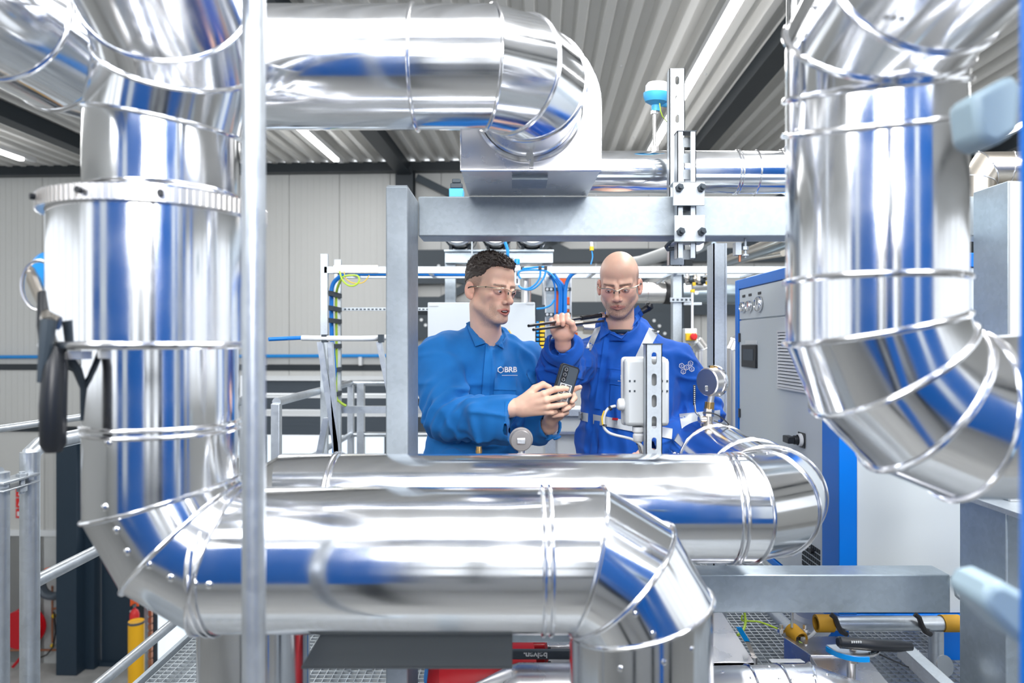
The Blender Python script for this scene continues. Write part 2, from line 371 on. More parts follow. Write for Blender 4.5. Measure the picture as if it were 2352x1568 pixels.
# A: left riser that turns to the front crosswise pipe
AY = 1.30; AX = P(370, 0, AY).x/1.008; AZ = P(0, 1282, AY).z
t = thing('left_riser_pipe', 'big silver clad pipe rising at the left and turning into the lower front crosswise pipe', 'pipe', (AX, AY, .6))
up = [V((AX, AY-.42, 2.62)), V((AX, AY-.28, 2.30))]
e1 = elbow((AX, AY, AZ), (0, 0, -1), (1, 0, 0), .158, 3)
XR = P(1470, 0, AY).x
e2 = elbow((XR, AY, AZ), (1, 0, 0), (0, 0, -1), .140, 3)
zt = P(0, 310, AY).z; zt2 = P(0, 150, AY).z
pts = [V((AX+.16, AY-.62, 2.18)), V((AX+.068, AY-.125, 2.035)), V((AX+.042, AY-.030, 1.975)), V((AX, AY, 1.864))]+e1+e2+[V((XR, AY, .2))]
dz = pts[3].z
duct(t, pts, R0, AL, seams=[(3, dz-P(0, 450, AY).z), (3, dz-P(0, 970, AY).z), (3, dz-P(0, 985, AY).z),
     (6, P(505, 0, AY).x-e1[2].x), (6, P(520, 0, AY).x-e1[2].x), (6, P(1245, 0, AY).x-e1[2].x), (6, P(1262, 0, AY).x-e1[2].x)], caps=(True, True))
# wide jacket round the valve flange on the riser
JZ0 = P(0, 792, AY).z; JZ1 = P(0, 478, AY).z; JR = .180; JX = AX-.010
obj('valve_jacket', MB().lathe([(R0, 0), (JR, 0), (JR, JZ1-JZ0), (R0, JZ1-JZ0)], (JX, AY, JZ0), (0, 0, 1), 64), AL, t)
mb = MB()
nf = 110
mb.lathe([(JR+.001, .0), (JR+.012, .0), (JR+.012, .026), (JR+.001, .026)], (JX, AY, JZ1-.022), (0, 0, 1), 64)
for i in range(nf):
    a = 2*PI*i/nf; c = V((JX+math.cos(a)*(JR+.013), AY+math.sin(a)*(JR+.013), JZ1-.022)); Mx = Matrix.Translation(c) @ Matrix.Rotation(a, 4, 'Z')
    mb.box((-.002, -.0026, 0), (.002, .0026, .026), 0, Mx)
obj('ribbed_band', mb, M['satin_steel'], t)
obj('seam_bead', MB().tube([V((JX+math.cos(a)*(JR+.004), AY+math.sin(a)*(JR+.004), JZ0)) for a in [2*PI*i/64 for i in range(64)]], .007, 8, True), M['bead'], t)
for i in range(3):
    a = -PI/2-.75+.62*i; c = V((JX+math.cos(a)*(JR+.017), AY+math.sin(a)*(JR+.017), JZ1-.009)); obj('screw', MB().cyl(c, c+V((math.cos(a), math.sin(a), 0))*.008, .0055, n=10), M['black_plastic'], t)
cs = []; ns = []
for px_, py_ in ((255, 1015), (245, 1163)):
    c = P(px_, py_, AY-.125); nn = V((c.x-AX, c.y-AY, 0)).normalized(); c = V((AX, AY, c.z))+nn*R0; cs.append(c); ns.append(nn)
for px_, py_ in ((268, 1217), (292, 1267), (341, 1297), (392, 1327), (446, 1341), (480, 1343)):
    Y_ = AY-.12; c = P(px_, py_, Y_); cs.append(c); ns.append((-.3, -1, -.3))
tb = None
def snap(root, c, away=0):      # drop a point onto the segments of a pipe along the view
    dg = bpy.context.evaluated_depsgraph_get()
    best = None; o0 = V((0, 0, CAMZ)); d = (V(c)-o0).normalized()
    for ch in root.children:
        if ch.name.split('.')[0] not in ('segment', 'valve_jacket'): continue
        mw = Matrix.Translation(WORLD[ch.name]); mi_ = mw.inverted()
        hit, loc, nn, ix = ch.ray_cast(mi_ @ o0, d)
        if hit:
            q = mw @ loc; L_ = (q-o0).length
            if best is None or L_ < best[0]: best = (L_, q, nn if nn.dot(d) < 0 else -nn)
    return best[1:] if best else (V(c), -d)
bpy.context.view_layer.update()
for c in cs:
    q, nn = snap(t, c); screws(t, [q], [nn], .006)
for px_, py_ in ((1452, 1400), (1460, 1410), (1500, 1455), (1525, 1520), (1425, 1535), (1590, 1490), (1240, 1130)):
    q, nn = snap(t, P(px_, py_, AY)); screws(t, [q], [nn], .0045)
# B: middle crosswise pipe that turns back towards the men
BY = 1.72; BZ = P(0, 1165, BY).z; BX0 = P(585, 0, BY).x; BX1 = .700
t = thing('middle_crosswise_pipe', 'silver clad pipe just behind the front one, its right end turning back', 'pipe', (BX1, BY, BZ-R0))
ea = elbow((BX0, BY, BZ), (0, 0, 1), (1, 0, 0), .140, 3); eb = elbow((BX1, BY, BZ), (1, 0, 0), (0, 1, 0), .17, 3)
pts = [V((BX0, BY, .02))]+ea+eb+[V((BX1, 2.47, BZ))]
duct(t, pts, R0, AL, seams=[(3, .10), (3, .11), (3, P(1668, 0, BY).x-ea[2].x), (3, P(1680, 0, BY).x-ea[2].x), (6, .14), (6, .47)], nobead=(3,))
bpy.context.view_layer.update()
for px_, py_ in ((1640, 1048), (1695, 1046), (1730, 1046), (1762, 1041), (1800, 1031)):
    q, nn = snap(t, P(px_, py_, BY)); screws(t, [q], [nn], .0042)
mb = MB()                                       # latch plates at the end ring of the leg
mb.box((BX1-R0-.01, 2.36, BZ-.02), (BX1-R0+.002, 2.44, BZ+.035)); obj('latch', mb, M['chrome'], t, bevel=.003)
# C: upper crosswise pipe ending in the arched box, coming from the upper left
CY = 1.555; CZ = P(0, 145, CY).z/1.0; CZ = CAMZ+(CZ-CAMZ)/1.02; CX1 = .043; CX0 = -.955
t = thing('upper_crosswise_pipe', 'silver clad pipe across the top, bending back into the arched metal box', 'pipe', (CX1, CY, CZ-R0))
ea = elbow((CX0, CY, CZ), (0, 1, 0), (1, 0, 0), .16, 3); eb = elbow((CX1, CY, CZ), (1, 0, 0), (0, 1, 0), .135, 3)
duct(t, [V((CX0, .72, CZ))]+ea+eb+[V((CX1, 1.86, CZ))], R0, AL, seams=[(3, P(940, 0, CY-.1).x-ea[2].x), (0, .55)], caps=(True, False))
# arched sheet box on the beam
t = thing('arched_box', 'arched sheet metal box on the galvanised beam where the upper pipe enters', 'box', (.05, 2.0, 1.906))
arch = [(-.136, 1.906), (.236, 1.906)]+[(.05+.186*math.cos(a), 2.083+.186*math.sin(a)) for a in [PI*i/24 for i in range(25)]]
obj('box_body', MB().prism(arch, 'y', 1.815, 2.14), M['sheet'], t)
rim = [V((x, 1.815, z)) for x, z in arch]; obj('rim', MB().tube(rim, .0035, 6, True), M['bead'], t)
obj('collar', MB().tube([V((CX1+(R0+.006)*math.cos(a), 1.81, CZ+(R0+.006)*math.sin(a))) for a in [2*PI*i/48 for i in range(48)]], .007, 8, True), M['bead'], t)
obj('clip_plate', MB().box((.0, 1.875, 1.895), (.098, 1.985, 1.9065)).box((.0, 1.868, 1.893), (.098, 1.878, 1.918)), M['zinc_dark'], t)
obj('latch', MB().box((.047, 1.80, 1.91), (.057, 1.815, 1.955)).cyl((.043, 1.808, 1.933), (.043, 1.797, 1.933), .007, n=10), M['chrome'], t)
# D: thinner pipe behind the beam
DY = 2.48; DZ_ = P(0, 396, DY).z; DR = .0765
t = thing('thin_upper_pipe', 'thinner silver clad pipe lying behind the beam and bending up by the big right pipe', 'pipe', (.6, DY, DZ_-DR))
ed = elbow((P(1858, 0, DY).x, DY, DZ_), (1, 0, 0), (0, 0, 1), .12, 4)
duct(t, [V((.0, DY, DZ_))]+ed+[V((ed[-1].x, DY, 2.75))], DR, AL, seams=[(0, P(1688, 0, DY).x), (0, P(1694, 0, DY).x), (0, P(1733, 0, DY).x)], bead=.003, double=(1, 2))
# E: right riser
EY = 1.125; EX = P(2017, 0, EY).x/1.015; ER = R0; EZ_ = P(0, 955, EY).z
t = thing('right_riser_pipe', 'big silver clad pipe hanging down at the right and bending out towards the right edge', 'pipe', (EX, EY, EZ_-ER))
er = elbow((EX, EY, EZ_), (0, 0, -1), (1, 0, 0), .18, 4)
z0 = P(0, 285, EY).z; z1 = P(0, 185, EY).z
J2 = V((EX, EY, 1.862)); J3 = V((EX-.014, EY-.036, 1.928)); J4 = V((EX-.006, EY-.130, 1.975))
pts = [V((EX+.05, EY-.60, 2.10)), J4, J3, J2]+er+[V((1.5, EY, EZ_))]
duct(t, pts, ER, AL, seams=[(3, 1.862-P(0, 645, EY).z)], bead=.0052)
nr = ((J3-J2).normalized()+V((0, 0, 1))).normalized(); rr = ringpts(V((EX, EY, 1.803)), V((0, 0, -1)), nr, ER+.002, V((1, 0, 0)))
obj('seam_bead', MB().tube(rr, .0052, 8, True), M['bead'], t)
obj('seam_strip', MB().tube([V((EX-ER+.001, EY-.03, 1.79)), V((EX-ER+.001, EY-.035, 1.84)), V((EX-ER-.012, EY-.07, 1.915))], .003, 6), M['bead'], t)
bpy.context.view_layer.update()
for px_, py_ in ((1830, 300), (1832, 240), (1838, 190), (1842, 140), (1850, 80), (1870, 15), (2035, 40), (2052, 42), (2070, 44)):
    q, nn = snap(t, P(px_, py_, EY)); screws(t, [q], [nn], .0038)
# slim vertical tube in front of everything
t = thing('scaffold_tube', 'slim galvanised upright tube standing close before the left riser', 'tube', (P(583, 0, 1.0).x, 1.0, 0))
obj('tube', MB().cyl((P(583, 0, 1.0).x, 1.0, .01), (P(583, 0, 1.0).x, 1.0, 2.6), .0168, n=32), M['zinc_tube'], t)
obj('foot_plate', MB().box((P(583, 0, 1.0).x-.05, .95, 0), (P(583, 0, 1.0).x+.05, 1.05, .01)), M['galvanised'], t)
# ------------------------------------------------------------------ galvanised frame
G = M['galvanised']
t = thing('frame_post', 'galvanised upright at the left end of the upper beam', 'post', (-.325, 2.03, 0))
def rect_tube(mb, lo, hi, mi=0): mb.box(lo, hi, mi)
obj('tube', MB().box((-.357, 1.93, .008), (-.294, 2.14, 1.889)), G, t, bevel=.004)
obj('base_plate', MB().box((-.40, 1.89, 0), (-.25, 2.18, .01)), G, t)
obj('end_cap', MB().box((-.354, 1.933, 1.889), (-.297, 2.137, 1.892)), M['zinc_strut'], t)
t = thing('upper_beam', 'heavy galvanised beam across above the two men', 'beam', (.5, 2.2, 1.767))
obj('tube', MB().box((-.294, 2.14, 1.780), (1.55, 2.26, 1.905)), G, t, bevel=.004)
t = thing('lower_beam', 'galvanised beam running low at the right in front of the blue cabinet', 'beam', (.8, 2.19, .598))
obj('tube', MB().box((-.29, 2.142, .598), (1.376, 2.236, .718)), M['galv_shade'] if 'galv_shade' in M else galv('galv_shade', (.46, .53, .58), 70), t, bevel=.004)
obj('weld_bracket', MB().tube([V((1.374, 2.139, .716)), V((1.385, 2.137, .69)), V((1.39, 2.137, .655)), V((1.402, 2.137, .645))], .004, 6), M['zinc_strut'], t)
t = thing('lower_right_post', 'wide galvanised post at the right edge carrying the low beam', 'post', (1.41, 2.0, 0))
obj('tube', MB().box((1.376, 1.90, .01), (1.48, 2.10, .985)), M['galv_shade'], t, bevel=.004)
obj('base_plate', MB().box((1.34, 1.86, 0), (1.52, 2.14, .01)), G, t)
obj('top_plate', MB().box((1.33, 1.72, .985), (1.56, 2.16, .999)), M['zinc_strut'], t)
t = thing('upper_right_post', 'galvanised post with its lit front painted white behind the big right pipe', 'post', (1.44, 2.0, 1.0))
obj('tube', MB().box((1.402, 1.93, .999), (1.475, 2.076, 1.904)), M['galv_shade'], t, bevel=.003)
obj('lit_face', MB().box((1.403, 1.922, 1.0), (1.475, 1.93, 1.90)), M['white_paint'], t)  # lit front of the galvanised post, its brightness painted on as a white sheet
t = thing('rear_post', 'slender galvanised channel post right of the man in the striped coverall', 'post', (.868, 2.9, 0))
mb = MB().box((.8415, 2.85, .01), (.846, 2.945, 1.86)).box((.8415, 2.85, .01), (.893, 2.856, 1.86)).box((.889, 2.846, .01), (.896, 2.87, 1.86)); obj('channel', mb, M['zinc_strut'], t)
obj('base_plate', MB().box((.80, 2.82, 0), (.93, 2.98, .01)), G, t)
# blue machine edge right at the picture border
t = thing('blue_frame_edge', 'upright blue frame member of a machine at the extreme right border', 'frame', (.50, .61, 0))
obj('tube', MB().box((.4625, .60, .0), (.53, .625, 1.9)), M['blue_paint'], t, bevel=.004)
# pale blurred fittings close to the camera at the right
def pale_block(pts, Y0, dY, label, name, m='pale_blue'):
    c = sum((P(x, y, Y0) for x, y in pts), V())/len(pts)
    t = tag(obj(name, MB().add([P(x, y, Y0) for x, y in pts]+[P(x, y, Y0)+V((0, dY, 0)) for x, y in pts],
        [tuple(range(len(pts))), tuple(range(2*len(pts)-1, len(pts)-1, -1))]+[(i, (i+1) % len(pts), len(pts)+(i+1) % len(pts), len(pts)+i) for i in range(len(pts))]), M[m], bevel=.008), label, 'fitting')
    return t
mat('pale_blue', (.42, .56, .64), .4)
pale_block([(2252, 1385), (2275, 1345), (2310, 1338), (2400, 1390), (2400, 1510), (2345, 1480)], .70, .06, 'pale blurred metal bracket close to the lens at lower right', 'bracket')
pale_block([(2238, 215), (2330, 165), (2352, 200), (2345, 300), (2290, 335), (2250, 315)], .74, .05, 'pale blurred metal housing close to the lens at upper right', 'housing')
# small steel pipe beyond, upper right
sy = 3.3
t = thing('small_steel_pipe', 'small bare steel clad pipe with an elbow above the pale right post', 'pipe', P(2250, 440, sy))
duct(t, [P(2246, 520, sy), P(2246, 415, sy), P(2266, 385, sy), P(2420, 385, sy-.1)], .075, M['satin_warm'] if 'satin_warm' in M else mat('satin_warm', (.72, .66, .58), .25, 1.), seams=[(2, .1), (2, .17), (2, .24)], bead=.003)
# ------------------------------------------------------------------ machines behind the photographer (they show in the cladding)
t = thing('blue_machine', 'blue panelled machine housing standing behind the viewpoint at the left', 'machine', (-2.0, -1.9, 0))
obj('housing', MB().box((-3.0, -2.2, 0), (-.75, -1.5, 2.9)), M['deep_blue'], t, bevel=.02)
obj('panel', MB().box((-2.35, -1.5, .6), (-1.95, -1.48, 2.6)), M['cabinet_grey'], t)
t = thing('blue_machine', 'blue panelled machine housing standing behind the viewpoint at the right', 'machine', (2.0, -1.9, 0))
obj('housing', MB().box((.85, -2.0, 0), (3.0, -1.3, 2.9)), M['deep_blue'], t, bevel=.02)
obj('panel', MB().box((1.55, -1.3, .6), (1.8, -1.28, 2.6)), M['cabinet_grey'], t)
t = thing('dark_rack', 'dark open steel rack behind the viewpoint between the blue housings', 'rack', (0, -1.8, 0))
mb = MB()
for x in (-.62, -.2, .65): mb.box((x-.05, -1.85, 0), (x+.05, -1.75, 3.0))
for z in (.5, 1.2, 1.9, 2.9): mb.box((-.62, -1.84, z), (.65, -1.76, z+.09))
obj('frame', mb, M['black_steel'], t)
mb = MB()
for x in (-1.2, 1.0, 3.6): mb.box((x-.15, -3.3, GZ), (x+.15, -3.0, 4.9))
struct('column_front', mb, M['black_steel'])
# ------------------------------------------------------------------ platform grating
def grating(x0, x1, y0, y1, z, p=.034):
    mb = MB(); x = x0
    while x <= x1: mb.box((x-.0016, y0, z-.030), (x+.0016, y1, z)); x += p
    y = y0
    while y <= y1: mb.box((x0, y-.003, z-.012), (x1, y+.003, z-.001)); y += p
    return mb
pf = struct('floor_grating', grating(-1.56, 2.6, .9, 6.2, 0), M['zinc_strut'], smooth=False)
mb = MB()
for x in (-1.56, -.2, 1.2, 2.6): mb.box((x-.03, .9, -.18), (x+.03, 6.2, -.032))
obj('support_beam', mb, M['zinc_dark'], pf)
obj('toe_board', MB().box((-1.60, .9, -.04), (-1.58, 6.2, .012)), M['galvanised'], pf)
mb = MB()
for x, y in ((-1.5, 1.0), (-1.5, 6.0), (2.5, 1.0), (2.5, 6.0)): mb.box((x-.06, y-.06, GZ), (x+.06, y+.06, -.18))
struct('column_platform', mb, M['zinc_dark'])
# ------------------------------------------------------------------ left side: railings
ZT = M['zinc_tube']
rx = -1.53
t = thing('guard_rail', 'galvanised guard rail at the left, receding behind the tall pipe', 'railing', (rx, 2.5, 0))
obj('post', MB().cyl((rx, 2.166, 0), (rx, 2.166, 1.10), .0275, n=24), ZT, t)
obj('post', MB().cyl((rx, 3.9, 0), (rx, 3.9, 1.10), .0275, n=24), ZT, t)
obj('top_rail', MB().tube([(rx, 2.166, 1.06), (rx, 2.175, 1.095), (rx, 2.21, 1.115), (rx, 3.9, 1.115)], .0265, 20), ZT, t)
for z in (.68, .18): obj('middle_rail', MB().cyl((rx, 2.17, z), (rx, 3.9, z), .021, n=20), ZT, t)
t = thing('guard_rail', 'galvanised guard rail post cut by the left picture border', 'railing', (rx-.005, 2.03, 0))
obj('post', MB().cyl((rx, 2.035, 0), (rx, 2.035, 1.06), .0275, n=24), ZT, t)
obj('top_rail', MB().cyl((rx, 2.035, 1.05), (rx-.5, 2.035, 1.05), .0265, n=20), ZT, t)
t = thing('link_plate', 'bolted galvanised link joining the two left guard rail posts', 'link', (rx, 2.1, 1.0))
obj('plate', MB().box((rx-.012, 1.995, 1.03), (rx+.045, 2.15, 1.038)), ZT, t, bevel=.002); obj('plate', MB().box((rx-.012, 1.995, 1.008), (rx+.045, 2.15, 1.014)), ZT, t, bevel=.002)
obj('bolt', MB().cyl((rx+.03, 2.09, .985), (rx+.03, 2.09, 1.052), .008, n=12).cyl((rx+.03, 2.09, .992), (rx+.03, 2.09, 1.007), .014, n=6).cyl((rx+.03, 2.09, 1.038), (rx+.03, 2.09, 1.046), .016, n=6), M['zinc_strut'], t)
t = thing('stair_rail', 'galvanised stair handrail beyond the left guard rail', 'railing', P(50, 980, 2.9))
obj('rail', MB().cyl(P(-80, 996, 2.8), P(190, 957, 3.3), .017, n=16), ZT, t)
rx = -1.18
t = thing('rear_guard_rail', 'galvanised guard rail corner behind the step ladder', 'railing', (rx, 4.4, 0))
for y in (3.42, 5.0): obj('post', MB().box((rx-.022, y-.022, 0), (rx+.022, y+.022, 1.14)), ZT, t, bevel=.004)
obj('top_rail', MB().cyl((rx, 3.42, 1.147), (rx, 5.0, 1.147), .022, n=16).cyl((rx, 5.0, 1.147), (.8, 5.0, 1.147), .022, n=16), ZT, t)
obj('middle_rail', MB().cyl((rx, 3.42, .77), (rx, 5.0, .77), .018, n=16).cyl((rx, 5.0, .77), (.8, 5.0, .77), .018, n=16), ZT, t)
obj('corner_post', MB().box((rx+.05, 4.97, 0), (rx+.1, 5.02, 1.14)), ZT, t)
# hose reel, signs, extinguisher, bollard far below
def wpt(px, py, off=0):
    x, z = WP(px, py, WY-off); return B(x, WY-off, z)
c = wpt(62, 1437, .32); nn = (B(0, 1)-B(0, 0)); 
t = thing('fire_hose_reel', 'round red fire hose reel on the pale wall far below', 'hose reel', c)
obj('drum', MB().lathe([(0, -.22), (.36, -.22), (.37, -.20), (.37, -.17), (.22, -.17), (.22, .0), (.37, .0), (.37, .03), (0, .03)], c, nn, 40), M['red'], t)
obj('hose', MB().lathe([(.3, -.165), (.3, -.005)], c, nn, 32), M['red_bright'], t)
obj('nozzle', MB().cyl(c+V((.1, -.1, -.4)), c+V((-.2, -.1, -.75)), .03, n=8), M['red'], t)
obj('wall_bracket', MB().cyl(c+nn*.02, c+nn*.24, .06, n=10), M['black_steel'], t)
for k, (a, b) in enumerate(((1117, 1141), (1144, 1165), (1168, 1189))):
    p0 = wpt(37, b, .04); p1 = wpt(58, a, .04)
    s_ = tag(obj('safety_sign', MB().box((p0.x, p0.y-.01, p0.z), (p1.x, p0.y+.01, p1.z)), M['red_bright'], bevel=.002),
        ['topmost small red safety sign on the far left wall', 'middle small red safety sign on the far left wall', 'lowest small red safety sign on the far left wall'][k], 'sign', 'red safety signs')
    obj('symbol', MB().prism([(p0.x+.05, p0.z+.04), (p0.x+.13, p0.z+.04), (p0.x+.09, p0.z+.15)] if k != 2 else [(p0.x+.03, p0.z+.04), (p0.x+.14, p0.z+.04), (p0.x+.14, p0.z+.13), (p0.x+.03, p0.z+.13)], 'y', p0.y-.016, p0.y-.009), M['white_paint'], s_)
c = wpt(122, 1338, .3)
t = thing('hose_coil', 'grey hose coil hanging above the red reel, orange at its top', 'hose', c)
obj('coil', MB().tube([c+V((.22*math.cos(a)*(1+.02*k), -.02*k, .25*math.sin(a))) for k in range(4) for a in [2*PI*i/20 for i in range(20)]], .07, 8), M['dark_panel'], t)
obj('strap', MB().tube([c+V((.25*math.cos(a), -.09, .25*math.sin(a)+.03)) for a in (1.9, 1.6, 1.3, 1.0, .7)], .05, 8), M['orange'], t)
t = thing('copper_pipework', 'thin copper water pipes on the far left wall beside the reel', 'pipe', wpt(143, 1440, .08))
mb = MB(); mb.cyl(wpt(120, 1345, .1), wpt(120, 1475, .1), .018, n=8).cyl(wpt(143, 1390, .1), wpt(143, 1492, .1), .022, n=8).cyl(wpt(5, 1493, .1), wpt(145, 1492, .1), .022, n=8).cyl(wpt(124, 1398, .1), wpt(145, 1390, .1), .022, n=8)
obj('tube', mb, M['copper'], t)
obj('tap', MB().ball(wpt(124, 1414, .14), .045, 10).ball(wpt(120, 1482, .14), .04, 10), M['yellow'], t)
obj('hose', MB().tube([wpt(124, 1405, .2), wpt(128, 1450, .25), wpt(122, 1485, .25), wpt(108, 1503, .2), wpt(94, 1509, .2)], .015, 6), M['rubber'], t)
Yb = 11.2; c = P(313, 1425, Yb)
t = tag(obj('bollard', MB().lathe([(0, -.02), (.105, -.02), (.122, 0), (.122, -(c.z-GZ)*1.0)][::1], (c.x, c.y, c.z), (0, 0, 1), 24), M['bollard_yellow']), 'yellow protective bollard standing at the entrance door far below', 'bollard')
obj('ring', MB().lathe([(.118, 0), (.126, -.01), (.126, -.04), (.12, -.045)], (c.x, c.y, c.z), (0, 0, 1), 24), M['dark_panel'], t)
c = P(309, 1412, 12.3)
t = thing('fire_extinguisher', 'small red fire extinguisher hanging behind the yellow bollard', 'extinguisher', c-V((0, 0, .3)))
obj('bottle', MB().lathe([(0, -.35), (.08, -.35), (.08, .02), (.06, .08), (.02, .12), (.02, .16), (0, .16)], c, (0, 0, 1), 16), M['red_bright'], t)
obj('handle', MB().box(c+V((-.02, -.09, .15)), c+V((.02, .02, .2))), M['black_plastic'], t)
obj('sign', MB().box(P(299, 1392, 12.4), P(318, 1376, 12.4)+V((0, .02, 0))), M['orange'], t)
t = thing('hinge_column', 'narrow brown cable column right of the yellow bollard', 'column', P(339, 1500, 12.3))
mb = MB(); mb.box(P(331, 1560, 12.5), P(338, 1395, 12.5)+V((0, .05, 0))); obj('strip', mb, M['zinc_dark'], t)
mb = MB()
for k in range(9): mb.box(P(340, 1415+k*16, 12.5), P(348, 1402+k*16, 12.5)+V((0, .05, 0)))
obj('link', mb, M['copper'], t)
# hand valve at the left of the jacket
VY = 1.14
t = thing('hand_valve', 'blue capped shut-off valve with a black lever left of the tall pipe', 'valve', P(120, 900, VY))
c = P(124, 636, 1.40)
obj('valve_head', MB().lathe([(0, -.03), (.035, -.03), (.050, -.016), (.0575, .01), (.0575, .05)], c, (.25, 1, 0), 36), M['blue_valve'], t)
obj('ring', MB().tube([P(90, 655, 1.30)+V((.033*math.cos(a), 0, .047*math.sin(a))) for a in [2*PI*i/32 for i in range(32)]], .0036, 8, True), M['satin_steel'], t)
obj('neck', MB().tube([P(70, 618, 1.31), P(78, 645, 1.29), P(92, 680, 1.26), P(106, 712, 1.2), P(112, 742, VY)], [.007, .012, .011, .010, .012], 10), M['satin_warm'], t)
obj('stem', MB().tube([P(104, 675, 1.2), P(104, 750, VY+.03), P(110, 800, VY+.01)], [.012, .013, .012], 12), M['black_plastic'], t)
obj('lever', MB().tube([P(112, 735, VY-.015), P(106, 790, VY-.02), P(94, 878, VY-.02)], [.012, .011, .006], 10), M['dark_brace'], t)
obj('grip', MB().tube([P(128, 800, VY), P(126, 850, VY-.01), P(122, 930, VY-.012), P(122, 1020, VY-.012), P(122, 1038, VY-.012)], [.016, .019, .0205, .0195, .012], 14), M['black_plastic'], t)
obj('stay', MB().tube([P(150, 815, VY+.02), P(178, 850, VY+.04), P(192, 890, VY+.06), P(190, 965, VY+.07)], [.010, .008, .006, .004], 8), M['dark_brace'], t)
obj('stay', MB().box(P(148, 825, VY)-V((0, 0, 0)), P(186, 806, VY)+V((0, .03, 0))), M['satin_steel'], t)
# ------------------------------------------------------------------ bracket under the front pipe
t = thing('support_channel', 'dark grey angled support plate directly under the front crosswise pipe', 'bracket', P(930, 1530, 1.27))
q = [P(745, 1440, 1.27), P(1177, 1440, 1.27), P(1177, 1531, 1.27), P(692, 1531, 1.27)]
obj('plate', MB().add(q+[p+V((0, .006, 0)) for p in q], [(0,1,2,3), (7,6,5,4), (0,4,5,1), (1,5,6,2), (2,6,7,3), (3,7,4,0)]), M['dark_bracket'], t, bevel=.001)
obj('flange', MB().box((q[3].x, 1.27, q[2].z-.004), (q[2].x, 1.40, q[2].z)), M['dark_bracket'], t)
obj('flange', MB().box((q[0].x, 1.27, q[0].z), (q[2].x, 1.33, q[0].z+.004)), M['dark_bracket'], t)
# flanged tube below the left elbow (in front of the middle pipe's leg)
# ------------------------------------------------------------------ slotted struts and clamps on the upper beam
def slotted(name, label, x0, x1, y, z0, z1, d=.041, first=.03, pitch=.05, side=-1, ph=0., cat='strut', sl=.028, sw=.013, m='zinc_strut', grp=None):
    t = thing(name, label, cat, ((x0+x1)/2, y+d/2, z0), grp)
    # front web built around real slots
    xm = (x0+x1)/2; mb = MB(); z = z0; e = .0025
    zc = [z1-first-k*pitch for k in range(int((z1-z0-first)/pitch)+1)]
    zc = [z_ for z_ in zc if z_-sl/2 > z0+.004]
    top = z1
    for z_ in zc:
        mb.box((xm-sw/2, y, z_+sl/2), (xm+sw/2, y+e, top)); top = z_-sl/2
        n = 6
        for s in (-1, 1):            # rounded slot ends
            a0 = [(xm+sw/2*math.cos(PI*i/n), z_+s*(sl/2-sw/2)+s*sw/2*math.sin(PI*i/n)) for i in range(n+1)]
            zz = z_+s*sl/2
            for i in range(n):
                (xa, za), (xb, zb) = a0[i], a0[i+1]
                mb.prism([(xa, za), (xa, zz), (xb, zz), (xb, zb)], 'y', y, y+e)
    mb.box((xm-sw/2, y, z0), (xm+sw/2, y+e, top))
    mb.box((x0, y, z0), (xm-sw/2, y+e, z1)); mb.box((xm+sw/2, y, z0), (x1, y+e, z1))
    obj('slotted_web', mb, M[m], t)
    mb = MB().box((x0, y, z0), (x0+e, y+d, z1)).box((x1-e, y, z0), (x1, y+d, z1)).box((x0, y+d-e, z0), (x0+.009, y+d, z1)).box((x1-.009, y+d-e, z0), (x1, y+d, z1))
    obj('flange', mb, M[m], t)
    return t
yb = 2.268; a = P(1538, 608, yb); b = P(1573, 157, yb)
slotted('slotted_strut', 'tall slotted galvanised strut rising behind the upper beam beside the sensor', a.x, b.x, yb, a.z, b.z, first=.04, pitch=.0635)
yb = 2.09; a = P(1556, 592, yb); b = P(1599, 302, yb)
t = thing('open_strut', 'short open galvanised channel strut clamped to the front of the upper beam', 'strut', ((a.x+b.x)/2, yb, a.z))
e = .0025; mb = MB().box((a.x, yb, a.z), (a.x+.014, yb+e, b.z)).box((b.x-.014, yb, a.z), (b.x, yb+e, b.z)).box((a.x, yb, a.z), (a.x+e, yb+.041, b.z)).box((b.x-e, yb, a.z), (b.x, yb+.041, b.z)).box((a.x+.014, yb, a.z), (a.x+.014+e, yb+.008, b.z)).box((b.x-.014-e, yb, a.z), (b.x-.014, yb+.008, b.z))
obj('channel', mb, M['zinc_strut'], t)
mb = MB(); zz = a.z
while zz < b.z-.02: mb.box((a.x, yb+.0385, zz), (b.x, yb+.041, zz+.030)); zz += .05
obj('back_web', mb, M['zinc_strut'], t)
obj('end_cap', MB().box((a.x-.001, yb-.001, b.z), (b.x+.001, yb+.042, b.z+.003)), M['dark_brace'], t)
for k, (pl, pt, pr, pb_) in enumerate(((1546, 417, 1619, 472), (1549, 494, 1620, 556))):
    a = P(pl, pb_, 2.075); b = P(pr, pt, 2.075)
    t = thing('beam_clamp', ['upper folded clamp plate holding the open strut on the beam', 'lower folded clamp plate holding the open strut on the beam'][k], 'clamp', ((a.x+b.x)/2, 2.075, a.z), 'beam clamps')
    mb = MB().box((a.x, 2.075, a.z), (b.x, 2.081, b.z)); mb.box((a.x, 2.075, b.z-.004 if k == 0 else a.z), (b.x, 2.138, b.z if k == 0 else a.z+.004))
    obj('plate', mb, M['zinc_strut'], t, bevel=.0015)
    for x in (a.x+.018, b.x-.012):
        z = b.z-.020 if k == 0 else (a.z+b.z)/2-.01
        obj('bolt', MB().cyl((x, 2.075, z), (x, 2.060, z), .0125, n=6).cyl((x, 2.062, z), (x, 2.045, z), .0065, n=12), M['dark_brace'], t)
t = thing('u_bolt', 'round steel strap loop under the beam left of the clamps', 'bolt', P(1545, 560, 2.15))
obj('strap', MB().tube([P(1560, 548, 2.10), P(1540, 556, 2.12), P(1530, 566, 2.16), P(1534, 573, 2.2), P(1552, 570, 2.24)], .006, 10), M['dark_brace'], t)
